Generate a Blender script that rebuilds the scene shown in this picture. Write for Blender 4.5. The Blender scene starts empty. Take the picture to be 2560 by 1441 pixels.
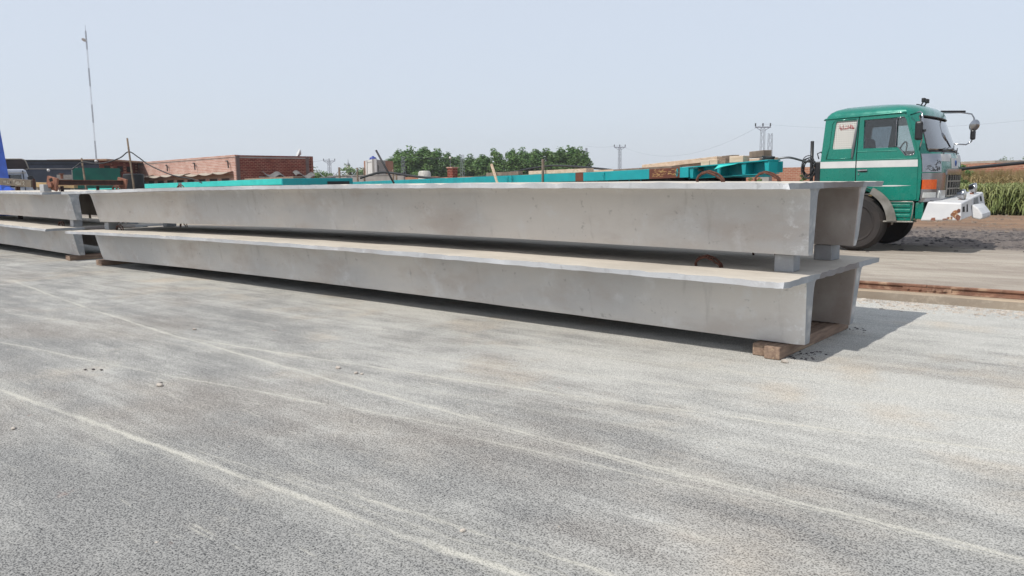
import bpy, bmesh, math, random
from mathutils import Vector, Matrix, noise
from mathutils.geometry import tessellate_polygon
R = math.radians
S = bpy.context.scene
COL = S.collection
random.seed(7)

# ------------------------------------------------------------------ camera, sky, sun, exposure
CAM = Vector((2.394, -6.863, 1.60)); YAW, PITCH, ROLL, FPX = -0.7078, 0.1329, 0.0143, 1931.7
FW = Vector((math.sin(YAW)*math.cos(PITCH), math.cos(YAW)*math.cos(PITCH), -math.sin(PITCH)))
_rt = Vector((math.cos(YAW), -math.sin(YAW), 0)); _up = _rt.cross(FW)
RT = _rt*math.cos(ROLL) - _up*math.sin(ROLL); UP = _rt*math.sin(ROLL) + _up*math.cos(ROLL)
cd = bpy.data.cameras.new('camera'); cam = bpy.data.objects.new('camera', cd); COL.objects.link(cam)
cd.sensor_width = 36.0; cd.lens = FPX/2560*36; cd.clip_start = 0.05; cd.clip_end = 5000
m = Matrix((RT, UP, -FW)).transposed().to_4x4(); m.translation = CAM; cam.matrix_world = m
S.camera = cam

SUN_DIR = Vector((-0.10, -0.615, 0.735)).normalized()
SUN_EL = math.asin(SUN_DIR.z); SUN_AZ = math.atan2(SUN_DIR.x, SUN_DIR.y)
w = bpy.data.worlds.new('World'); S.world = w; w.use_nodes = True
nt = w.node_tree; bg = nt.nodes['Background']
sky = nt.nodes.new('ShaderNodeTexSky'); sky.sky_type = 'NISHITA'; sky.sun_disc = False
sky.sun_elevation = SUN_EL; sky.sun_rotation = SUN_AZ
sky.altitude = 200; sky.air_density = 1.0; sky.dust_density = 1.5; sky.ozone_density = 2.0
veil = nt.nodes.new('ShaderNodeMix'); veil.data_type = 'RGBA'; veil.inputs[0].default_value = .80   # milky summer haze spread evenly over the sky
nt.links.new(sky.outputs[0], veil.inputs[6]); veil.inputs[7].default_value = (5.75, 6.25, 7.05, 1)
nt.links.new(veil.outputs[2], bg.inputs[0]); bg.inputs[1].default_value = 0.086
sl = bpy.data.lights.new('sun', 'SUN'); sl.energy = 2.75; sl.angle = R(0.6); sl.color = (1.0, 0.955, 0.88)
so = bpy.data.objects.new('sun', sl); COL.objects.link(so)
so.rotation_euler = SUN_DIR.to_track_quat('Z', 'Y').to_euler(); so.location = (0, 0, 40)
S.view_settings.view_transform = 'Standard'; S.view_settings.look = 'None'
S.view_settings.exposure = 0.60; S.view_settings.gamma = 1.0; S.view_settings.use_curve_mapping = False
S.render.engine = 'CYCLES'; S.cycles.max_bounces = 8; S.cycles.transparent_max_bounces = 12

def at(px, py, d):
    """real point at depth d metres along a measured bearing of the photograph (2560 px wide survey frame)"""
    return CAM + (FW + RT*((px-1280)/FPX) - UP*((py-720.5)/FPX))*d

# ------------------------------------------------------------------ node helpers / materials
def lin(r, g, b):
    f = lambda c: (c/255/12.92 if c/255 <= .04045 else ((c/255+.055)/1.055)**2.4)
    return (f(r)*.66, f(g)*.66, f(b)*.66, 1)   # photo tone of a sunlit surface -> albedo
class NT:
    def __init__(s, name):
        s.m = bpy.data.materials.new(name); s.m.use_nodes = True; s.t = s.m.node_tree
        s.b = s.t.nodes['Principled BSDF']; s.out = s.t.nodes['Material Output']
    def n(s, typ, **kw):
        nd = s.t.nodes.new(typ)
        for k, v in kw.items(): setattr(nd, k, v)
        return nd
    def l(s, a, b): s.t.links.new(a, b)
    def set(s, sock, v):
        if hasattr(v, 'is_linked') or isinstance(v, bpy.types.NodeSocket): s.l(v, sock)
        else: sock.default_value = v
    def coord(s, kind='Object', scale=(1, 1, 1), rot=(0, 0, 0), loc=(0, 0, 0)):
        tc = s.n('ShaderNodeTexCoord'); mp = s.n('ShaderNodeMapping')
        s.l(tc.outputs[kind], mp.inputs[0]); mp.inputs['Scale'].default_value = scale
        mp.inputs['Rotation'].default_value = rot; mp.inputs['Location'].default_value = loc
        return mp.outputs[0]
    def noise(s, co, scale, detail=4, rough=.55, dist=0):
        n = s.n('ShaderNodeTexNoise'); s.l(co, n.inputs['Vector'])
        n.inputs['Scale'].default_value = scale; n.inputs['Detail'].default_value = detail
        n.inputs['Roughness'].default_value = rough; n.inputs['Distortion'].default_value = dist
        return n.outputs['Fac']
    def vor(s, co, scale, feat='F1'):
        n = s.n('ShaderNodeTexVoronoi', feature=feat); s.l(co, n.inputs['Vector']); n.inputs['Scale'].default_value = scale
        return n.outputs['Distance']
    def math(s, op, a, b=0.0, c=0.0, clamp=False):
        n = s.n('ShaderNodeMath', operation=op, use_clamp=clamp)
        s.set(n.inputs[0], a); s.set(n.inputs[1], b)
        if len(n.inputs) > 2: s.set(n.inputs[2], c)
        return n.outputs[0]
    def ramp(s, v, lo, hi, a=0.0, b=1.0):
        n = s.n('ShaderNodeMapRange', interpolation_type='SMOOTHSTEP'); s.set(n.inputs[0], v)
        n.inputs[1].default_value = lo; n.inputs[2].default_value = hi; n.inputs[3].default_value = a; n.inputs[4].default_value = b
        return n.outputs[0]
    def mix(s, f, a, b, mode='MIX'):
        n = s.n('ShaderNodeMix', data_type='RGBA', blend_type=mode); s.set(n.inputs[0], f); s.set(n.inputs[6], a); s.set(n.inputs[7], b)
        return n.outputs[2]
    def bump(s, h, strength=.3, dist=.01):
        n = s.n('ShaderNodeBump'); s.l(h, n.inputs['Height']); n.inputs['Strength'].default_value = strength
        n.inputs['Distance'].default_value = dist; s.l(n.outputs[0], s.b.inputs['Normal'])
    def fin(s, col, rough=.8, metal=0, spec=.4, coat=0):
        s.set(s.b.inputs['Base Color'], col); s.set(s.b.inputs['Roughness'], rough); s.b.inputs['Metallic'].default_value = metal
        s.b.inputs['Specular IOR Level'].default_value = spec; s.b.inputs['Coat Weight'].default_value = coat
        s.b.inputs['Coat Roughness'].default_value = .12
        return s.m
M = {}
def plain(name, c1, c2=None, scale=6, rough=.7, metal=0, bump=.15, bscale=60, bdist=.004, coat=0, c3=None, t3=(.6, .68), scale3=9, stretch=(1, 1, 1)):
    """mottled two tone surface with an optional third tone in patches (wear, rust)"""
    q = NT(name); co = q.coord(scale=stretch)
    c2 = c2 or tuple(v*.75 for v in c1[:3])+(1,)
    col = q.mix(q.ramp(q.noise(co, scale, 6), .3, .7), c1, c2)
    r = rough
    if c3:
        f = q.ramp(q.noise(co, scale3, 8, .62), *t3); col = q.mix(f, col, c3); r = q.ramp(f, 0, 1, rough, max(rough, .8))
    if bump: q.bump(q.noise(co, bscale, 5), bump, bdist)
    M[name] = q.fin(col, r, metal, .5, coat); return M[name]

def concrete(name, body, body2, dusty, salt, edge=None):
    q = NT(name); raw_co = q.coord(); oi = q.n('ShaderNodeObjectInfo'); geo = q.n('ShaderNodeNewGeometry')
    vm = q.n('ShaderNodeVectorMath', operation='MULTIPLY_ADD'); q.l(oi.outputs['Location'], vm.inputs[0]); vm.inputs[1].default_value = (7.3, 5.1, 9.7); q.l(raw_co, vm.inputs[2]); co = vm.outputs[0]
    v2 = q.n('ShaderNodeVectorMath', operation='MULTIPLY'); q.l(co, v2.inputs[0]); v2.inputs[1].default_value = (.45, 1, 1); cs = v2.outputs[0]
    sep = q.n('ShaderNodeSeparateXYZ'); q.l(geo.outputs['Normal'], sep.inputs[0])
    col = q.mix(q.ramp(q.noise(cs, .9, 5), .36, .64), body, tuple(v*.90 for v in body2[:3])+(1,))
    col = q.mix(q.ramp(q.noise(cs, 1.7, 8, .62), .47, .70, 0, .62), col, tuple(a*c for a, c in zip(body[:3], (.72, .655, .62)))+(1,))
    col = q.mix(q.ramp(q.noise(co, 2.6, 10, .70, .15), .52, .74, 0, .75), col, salt)
    col = q.mix(q.ramp(q.noise(q.coord(scale=(6, 6, .5)), 1.6, 6, .6), .58, .75, 0, .4), col, tuple(v*.55 for v in body[:3])+(1,))
    sx = q.n('ShaderNodeSeparateXYZ'); q.l(raw_co, sx.inputs[0])
    raw = q.math('MULTIPLY', q.ramp(sx.outputs[0], -.42, -.10), q.ramp(q.noise(co, 11, 9, .75), .50, .66, 0, .65)); col = q.mix(raw, col, tuple(min(1, v*1.12) for v in salt[:3])+(1,))
    spot = q.math('MULTIPLY', q.ramp(q.noise(co, 7, 3), .62, .68), q.ramp(q.noise(co, 26, 4), .5, .62))
    col = q.mix(q.math('MULTIPLY', spot, .28), col, lin(92, 86, 80))
    hole = q.math('MULTIPLY', q.ramp(q.vor(co, 17), .05, .11, 1, 0), q.ramp(q.noise(co, 2.1, 3), .52, .60)); col = q.mix(q.math('MULTIPLY', hole, .45), col, lin(96, 92, 88))
    endf = q.math('MULTIPLY', q.ramp(q.math('ABSOLUTE', sep.outputs[0]), .75, .95), q.ramp(q.noise(co, 5, 5), .3, .55, .45, .95)); col = q.mix(endf, col, lin(168, 172, 176))  # end faces: grey cement tone, with their shade painted into the colour
    ins = q.math('MULTIPLY', q.ramp(sx.outputs[1], .18, .24), q.ramp(sx.outputs[1], 1.38, 1.345)); col = q.mix(q.math('MULTIPLY', ins, q.ramp(q.noise(co, 1.6, 5), .3, .7, .55, .95)), col, tuple(a*c for a, c in zip(body[:3], (.42, .36, .33)))+(1,))  # inner faces: brown formwork stain plus painted-in shade between the webs
    top = q.ramp(sep.outputs[2], .6, .9)
    d = q.mix(q.ramp(q.noise(cs, 2.2, 8, .62), .35, .7), dusty, tuple(v*.8 for v in dusty[:3])+(1,))
    col = q.mix(top, col, d)
    fine = q.noise(co, 120, 4); pit = q.ramp(q.vor(co, 55), .0, .16)
    col = q.mix(.22, col, q.mix(fine, (0.25, .25, .25, 1), (.9, .9, .9, 1)), 'SOFT_LIGHT')
    h = q.math('ADD', q.math('MULTIPLY', q.noise(co, 9, 8, .6), 1.0), q.math('ADD', q.math('MULTIPLY', fine, .25), q.math('MULTIPLY', pit, .18)))
    q.bump(h, .5, .012)
    M[name] = q.fin(col, .88, 0, .3); return M[name]

# ------------------------------------------------------------------ mesh helpers
class MB:
    def __init__(s): s.v = []; s.f = []
    def add(s, vs, fs):
        o = len(s.v); s.v += [Vector(p) for p in vs]; s.f += [tuple(i+o for i in f) for f in fs]; return s
    def box(s, x0, x1, y0, y1, z0, z1):
        return s.add([(x0,y0,z0),(x1,y0,z0),(x1,y1,z0),(x0,y1,z0),(x0,y0,z1),(x1,y0,z1),(x1,y1,z1),(x0,y1,z1)],
                     [(0,3,2,1),(4,5,6,7),(0,1,5,4),(1,2,6,5),(2,3,7,6),(3,0,4,7)])
    def beam(s, p, q, wd, ht, up=(0, 0, 1), roll=0):
        p, q = Vector(p), Vector(q); a = (q-p).normalized(); u = Vector(up); sd = a.cross(u)
        if sd.length < 1e-4: sd = a.cross(Vector((1, 0, 0)))
        sd.normalize(); u = sd.cross(a)
        if roll: u, sd = u*math.cos(roll)+sd*math.sin(roll), sd*math.cos(roll)-u*math.sin(roll)
        vs = [e+sd*(i*wd/2)+u*(j*ht/2) for e in (p, q) for i, j in ((-1,-1),(1,-1),(1,1),(-1,1))]
        return s.add(vs, [(0,1,2,3),(7,6,5,4),(0,4,5,1),(1,5,6,2),(2,6,7,3),(3,7,4,0)])
    def tube(s, pts, r, n=8):
        pts = [Vector(p) for p in pts]; rr = r if isinstance(r, (list, tuple)) else [r]*len(pts); vs = []; fs = []; pu = None
        for i, p in enumerate(pts):
            a = (pts[min(i+1, len(pts)-1)]-pts[max(i-1, 0)]).normalized()
            if pu is None: pu = a.orthogonal().normalized()
            else:
                pu = pu-a*pu.dot(a); pu = pu.normalized() if pu.length > 1e-5 else a.orthogonal().normalized()
            b = a.cross(pu)
            vs += [p+pu*(rr[i]*math.cos(t*2*math.pi/n))+b*(rr[i]*math.sin(t*2*math.pi/n)) for t in range(n)]
        for i in range(len(pts)-1):
            for t in range(n): fs.append((i*n+t, i*n+(t+1) % n, (i+1)*n+(t+1) % n, (i+1)*n+t))
        fs += [tuple(range(n-1, -1, -1)), tuple((len(pts)-1)*n+t for t in range(n))]
        return s.add(vs, fs)
    def lathe(s, prof, c, axis=(0, 0, 1), n=32):
        """prof: (radius, height along axis)"""
        c = Vector(c); a = Vector(axis).normalized(); u = a.orthogonal().normalized(); b = a.cross(u); vs = []; fs = []
        for (r, h) in prof:
            vs += [c+a*h+u*(r*math.cos(t*2*math.pi/n))+b*(r*math.sin(t*2*math.pi/n)) for t in range(n)]
        for i in range(len(prof)-1):
            for t in range(n): fs.append((i*n+t, i*n+(t+1) % n, (i+1)*n+(t+1) % n, (i+1)*n+t))
        fs += [tuple(range(n-1, -1, -1)), tuple((len(prof)-1)*n+t for t in range(n))]
        return s.add(vs, fs)
    def prism(s, outer, fn, t0, t1, holes=()):
        """2D polygon with holes extruded between t0 and t1; fn(a, b, t) -> point"""
        loops = [list(outer)]+[list(h) for h in holes]; tri = tessellate_polygon([[Vector((a, b, 0)) for a, b in lp] for lp in loops])
        flat = [p for lp in loops for p in lp]; n = len(flat)
        vs = [fn(a, b, t0) for a, b in flat]+[fn(a, b, t1) for a, b in flat]
        fs = [tuple(t) for t in tri]+[tuple(i+n for i in reversed(t)) for t in tri]; o = 0
        for lp in loops:
            k = len(lp)
            for i in range(k): fs.append((o+i, o+(i+1) % k, n+o+(i+1) % k, n+o+i))
            o += k
        return s.add(vs, fs)
    def grid(s, nu, nv, fn, close=None):
        """open surface; close = thickness vector makes it a closed sheet"""
        vs = [Vector(fn(i/nu, j/nv)) for i in range(nu+1) for j in range(nv+1)]; k = nv+1
        fs = [(i*k+j, (i+1)*k+j, (i+1)*k+j+1, i*k+j+1) for i in range(nu) for j in range(nv)]
        if close is not None:
            c = Vector(close); n = len(vs); vs += [v+c for v in vs]; fs += [tuple(q+n for q in reversed(f)) for f in fs]
            rim = [j for j in range(nv)]+[i*k+nv for i in range(nu)]+[nu*k+j for j in range(nv, 0, -1)]+[i*k for i in range(nu, 0, -1)]
            for a, b in zip(rim, rim[1:]+rim[:1]): fs.append((a, b, b+n, a+n))
        return s.add(vs, fs)
    def mesh(s, name, origin=(0, 0, 0), fix=True):
        o = Vector(origin); me = bpy.data.meshes.new(name); me.from_pydata([tuple(v-o) for v in s.v], [], s.f)
        if fix:
            bm = bmesh.new(); bm.from_mesh(me); bmesh.ops.recalc_face_normals(bm, faces=bm.faces); bm.to_mesh(me); bm.free()
        return me
    def build(s, name, mat, parent=None, smooth=False, bevel=0, origin=None, fix=True):
        if origin is None: origin = parent.get('_o', (0, 0, 0)) if parent else (0, 0, 0)
        me = s.mesh(name, origin, fix); me.materials.append(M[mat] if isinstance(mat, str) else mat)
        o = bpy.data.objects.new(name, me); COL.objects.link(o)
        if parent: o.parent = parent; o['_o'] = tuple(origin)
        elif any(origin): o.location = origin
        if bevel:
            b = o.modifiers.new('bevel', 'BEVEL'); b.width = bevel; b.segments = 2; b.limit_method = 'ANGLE'; b.angle_limit = R(40)
        if smooth:
            me.shade_smooth() if hasattr(me, 'shade_smooth') else None
            for p in me.polygons: p.use_smooth = True
            if smooth != 'all':
                ed = set()
                bm = bmesh.new(); bm.from_mesh(me)
                for e in bm.edges:
                    if len(e.link_faces) == 2 and e.calc_face_angle(0) > R(35): e.smooth = False
                bm.to_mesh(me); bm.free()
        return o
def tag(o, label=None, cat=None, group=None, kind=None):
    if label: o['label'] = label
    if cat: o['category'] = cat
    if group: o['group'] = group
    if kind: o['kind'] = kind
    return o
def thing(name, origin, label, cat, group=None):
    o = bpy.data.objects.new(name, None); COL.objects.link(o); o.location = origin; o['_o'] = tuple(origin); o.empty_display_size = .1
    return tag(o, label, cat, group)
def copy_tree(o, parent=None):
    c = o.copy(); COL.objects.link(c); c.parent = parent
    for ch in list(o.children): copy_tree(ch, c)
    return c
def rough_end(bm_obj, amp, seed): pass

# ================================================================== MATERIALS
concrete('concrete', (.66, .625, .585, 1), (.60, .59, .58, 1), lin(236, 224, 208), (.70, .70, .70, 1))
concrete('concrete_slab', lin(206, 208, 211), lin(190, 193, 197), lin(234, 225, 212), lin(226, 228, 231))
concrete('concrete_block', lin(206, 207, 209), lin(192, 194, 197), lin(205, 202, 196), lin(196, 197, 200))
concrete('kerb_concrete', lin(176, 162, 145), lin(160, 148, 134), lin(196, 176, 152), lin(186, 174, 158))
plain('timber', lin(172, 146, 126), lin(136, 112, 96), 3, .85, bump=.5, bscale=14, bdist=.01, stretch=(9, 1, 9), c3=lin(192, 168, 140), t3=(.55, .7), scale3=2)
plain('timber_pale', lin(240, 216, 192), lin(214, 186, 158), 3, .85, bump=.4, bscale=14, bdist=.01, stretch=(1, 7, 7), c3=lin(182, 156, 130), t3=(.6, .75), scale3=2)
plain('timber_grey', lin(158, 142, 126), lin(124, 108, 96), 4, .9, bump=.5, bscale=20, bdist=.01)
plain('timber_yellow', lin(196, 166, 118), lin(160, 136, 100), 3, .8, bump=.3)
plain('rust', lin(168, 116, 94), lin(124, 80, 64), 9, .85, .05, bump=.4, bscale=70, c3=lin(170, 112, 78), t3=(.58, .7), scale3=14)
plain('rust_flake', lin(176, 122, 82), lin(120, 74, 50), 14, .9, 0, bump=.4, c3=lin(226, 206, 182), t3=(.48, .58), scale3=22)
plain('rust_rail', lin(164, 122, 100), lin(124, 90, 74), 7, .8, .1, bump=.3, bscale=60, c3=lin(196, 164, 138), t3=(.5, .68), scale3=5)
plain('rust_dark', lin(88, 58, 50), lin(60, 42, 40), 9, .85, .2, bump=.3)
plain('rebar', lin(122, 76, 58), lin(84, 54, 44), 30, .85, .2, bump=.4, bscale=150)
plain('steel_chalked', lin(124, 112, 96), lin(98, 88, 78), 6, .75, .2, bump=.2, c3=lin(140, 104, 78), t3=(.6, .72))
plain('chalk', lin(222, 218, 206), rough=.95, bump=0)
plain('teal_paint', lin(6, 178, 184), lin(10, 162, 170), 2.5, .5, bump=.1, c3=lin(104, 62, 46), t3=(.70, .73), scale3=5)
plain('turquoise_paint', lin(60, 226, 216), lin(48, 208, 200), 2.5, .5, bump=.1, c3=lin(150, 200, 190), t3=(.68, .72), scale3=5)
plain('brown_primer', lin(124, 72, 50), lin(104, 58, 44), 4, .75, bump=.15)
plain('scratch_cream', lin(208, 168, 112), rough=.8, bump=0)
plain('dark_steel', lin(48, 50, 54), lin(36, 36, 40), 6, .6, .3)
plain('black_rubber', lin(46, 43, 43), lin(58, 52, 50), 5, .85, bump=.2, c3=lin(96, 84, 76), t3=(.62, .8), scale3=6)
plain('black_plastic', lin(26, 26, 30), lin(34, 34, 38), 8, .45, bump=0)
plain('black_hole', lin(12, 12, 13), rough=.9, bump=0)
plain('white_paint', lin(236, 236, 234), lin(222, 222, 222), 4, .45, bump=.05)
plain('bumper_white', lin(238, 238, 238), lin(226, 227, 230), 3, .45, bump=.06, c3=lin(134, 78, 48), t3=(.69, .74), scale3=4.2)
plain('grey_metal', lin(150, 154, 158), lin(126, 130, 134), 5, .45, .5, bump=.1)
plain('mast_steel', lin(150, 154, 168), rough=.6, bump=0)
plain('mast_white', lin(216, 218, 226), rough=.6, bump=0)
plain('aluminium', lin(186, 182, 174), lin(150, 146, 138), 5, .42, .7, bump=.35, bscale=14, bdist=.02)
plain('chrome', lin(205, 206, 210), lin(180, 182, 188), 3, .16, 1.0, bump=.04, bscale=12)
plain('engraved', lin(70, 72, 78), rough=.5, bump=0)
plain('orange_lens', lin(236, 104, 20), lin(218, 84, 10), 30, .2, bump=.25, bscale=60, coat=.6)
plain('clear_lens', lin(222, 224, 222), lin(200, 204, 202), 40, .15, bump=.3, bscale=90, coat=.6)
plain('seat_blue', lin(66, 110, 190), lin(48, 84, 150), 8, .9, bump=.2, c3=lin(176, 160, 90), t3=(.62, .66), scale3=11)
plain('white_panel', lin(228, 226, 220), lin(212, 210, 204), 5, .6, bump=0)
plain('grey_dot', lin(150, 150, 148), rough=.7, bump=0)
plain('red_ink', lin(206, 58, 70), rough=.7, bump=0)
plain('blue_paint', lin(48, 108, 232), lin(40, 92, 206), 3, .45, bump=.08, c3=lin(40, 50, 90), t3=(.66, .72))
plain('cab_white', lin(214, 220, 232), lin(196, 204, 220), 3, .4, bump=.05)
plain('green_canvas', lin(14, 118, 100), lin(10, 98, 86), 3, .6, bump=.2, c3=lin(70, 92, 70), t3=(.64, .74))
plain('slate_wall', lin(74, 82, 98), lin(62, 70, 84), 1.2, .9, bump=.2, bscale=8, c3=lin(104, 108, 118), t3=(.66, .76), scale3=3)
plain('grey_plaster', lin(178, 174, 170), lin(156, 153, 150), 1.0, .9, bump=.15, bscale=6)
plain('strip_grey', lin(128, 108, 104), lin(112, 96, 94), 2, .9)
plain('white_plaster', lin(240, 240, 238), lin(226, 226, 224), 1.0, .85, bump=.1, bscale=6)
plain('tan_plaster', lin(186, 150, 122), lin(166, 132, 110), 1, .9, bump=.2, bscale=6)
plain('window_dark', lin(58, 44, 42), lin(44, 36, 36), 2, .4, bump=0)
plain('frame_grey', lin(186, 180, 172), rough=.8, bump=0)
plain('tarp_grey', lin(134, 132, 132), lin(112, 112, 112), 3, .8, bump=.3, bscale=10)
plain('asbestos', lin(198, 188, 174), lin(176, 166, 152), 3, .9, bump=.2, bscale=10)
plain('tank_blue', lin(38, 70, 172), rough=.4, bump=0)
plain('tank_white', lin(214, 212, 204), rough=.5, bump=0)
plain('bamboo', lin(134, 116, 96), lin(100, 86, 74), 8, .85, bump=.2)
plain('cable_black', lin(52, 54, 58), rough=.6, bump=0)
plain('wire_grey', lin(186, 192, 206), rough=.6, bump=0)
plain('hollow_block', lin(150, 150, 150), lin(128, 128, 128), 5, .9, bump=.2)
plain('bark', lin(96, 84, 70), lin(74, 64, 54), 4, .95, bump=.4, bscale=10)
def leaf_mat(name, a, b):
    q = NT(name); oi = q.n('ShaderNodeObjectInfo'); co = q.coord()
    f = q.ramp(q.noise(co, .55, 3), .35, .65); col = q.mix(f, a, b)
    col = q.mix(q.math('MULTIPLY', oi.outputs['Random'], .35), col, lin(104, 128, 78))
    q.b.inputs['Transmission Weight'].default_value = 0
    tr = q.n('ShaderNodeBsdfTranslucent'); q.l(col, tr.inputs[0]); mx = q.n('ShaderNodeMixShader'); mx.inputs[0].default_value = .3
    q.fin(col, .6, 0, .3); q.l(q.b.outputs[0], mx.inputs[1]); q.l(tr.outputs[0], mx.inputs[2]); q.l(mx.outputs[0], q.out.inputs[0]); M[name] = q.m
leaf_mat('leaf_dark', lin(94, 136, 72), lin(130, 164, 94))
leaf_mat('leaf_mid', lin(104, 136, 78), lin(134, 160, 98))
leaf_mat('leaf_corn', lin(146, 166, 94), lin(192, 192, 132))
leaf_mat('leaf_dry', lin(214, 182, 134), lin(192, 162, 112))
def glass_mat(name, tint, base=.06):
    q = NT(name); tr = q.n('ShaderNodeBsdfTransparent'); tr.inputs[0].default_value = tint
    gl = q.n('ShaderNodeBsdfGlossy'); gl.inputs['Roughness'].default_value = .02
    fr = q.n('ShaderNodeFresnel'); fr.inputs[0].default_value = 1.5; f = q.math('ADD', fr.outputs[0], base, clamp=True)
    mx = q.n('ShaderNodeMixShader'); q.l(f, mx.inputs[0]); q.l(tr.outputs[0], mx.inputs[1]); q.l(gl.outputs[0], mx.inputs[2]); q.l(mx.outputs[0], q.out.inputs[0]); M[name] = q.m
glass_mat('glass_clear', (.80, .86, .86, 1), .08); glass_mat('windscreen_glass', (.72, .80, .78, 1), .30)
glass_mat('glass_dark', (.52, .56, .60, 1), .05)
def green_paint():
    q = NT('green_paint'); co = q.coord()
    col = q.mix(q.ramp(q.noise(co, 1.4, 4), .3, .7), lin(0, 144, 124), lin(0, 130, 112))
    z = q.n('ShaderNodeSeparateXYZ'); q.l(co, z.inputs[0])
    dust = q.math('MULTIPLY', q.ramp(q.noise(co, 9, 8, .65), .5, .78), q.ramp(z.outputs[2], .4, 1.5, .45, .05))
    col = q.mix(dust, col, lin(150, 138, 120))
    rust = q.ramp(q.noise(co, 17, 6, .6), .76, .80); col = q.mix(rust, col, lin(110, 70, 48))
    q.bump(q.math('ADD', q.noise(co, 2.2, 3), q.math('MULTIPLY', q.noise(co, 40, 3), .02)), .06, .02)
    M['green_paint'] = q.fin(col, q.ramp(q.noise(co, 6, 6), .35, .7, .20, .38), .18, .5, .6)
green_paint()
def brick_mat(name, c1, c2, mortar, sc, mort=.016, rot=0.0, pale=None):
    q = NT(name); co = q.coord(rot=(0, 0, rot)); sp = q.n('ShaderNodeSeparateXYZ'); q.l(co, sp.inputs[0])
    cb = q.n('ShaderNodeCombineXYZ'); q.l(q.math('ADD', sp.outputs[0], sp.outputs[1]), cb.inputs[0]); q.l(sp.outputs[2], cb.inputs[1])
    b = q.n('ShaderNodeTexBrick'); q.l(cb.outputs[0], b.inputs['Vector']); b.inputs['Color1'].default_value = c1; b.inputs['Color2'].default_value = c2
    b.inputs['Mortar'].default_value = mortar; b.inputs['Scale'].default_value = 1; b.inputs['Mortar Size'].default_value = mort
    b.inputs['Brick Width'].default_value = .24*sc; b.inputs['Row Height'].default_value = .085*sc; b.inputs['Bias'].default_value = -.1
    col = q.mix(q.ramp(q.noise(co, 1.1, 6, .6), .35, .7, 0, .5), b.outputs[0], tuple(v*.7 for v in c1[:3])+(1,))
    if pale: col = q.mix(q.ramp(q.noise(q.coord(scale=(1, 1, 4)), 1.3, 8, .7), .5, .66, 0, .85), col, pale)
    q.bump(b.outputs['Fac'], .4, -.01); M[name] = q.fin(col, .9, 0, .2)
brick_mat('brick_pale', lin(212, 156, 138), lin(190, 120, 102), lin(230, 208, 196), 1.5, .028, pale=lin(230, 204, 190))
brick_mat('brick_red', lin(142, 62, 52), lin(104, 42, 38), lin(196, 150, 128), 1.5, .018, pale=lin(116, 66, 58))
brick_mat('brick_wall', lin(188, 128, 104), lin(166, 104, 84), lin(196, 164, 142), 1.3, .02, pale=lin(196, 152, 128))

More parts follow.
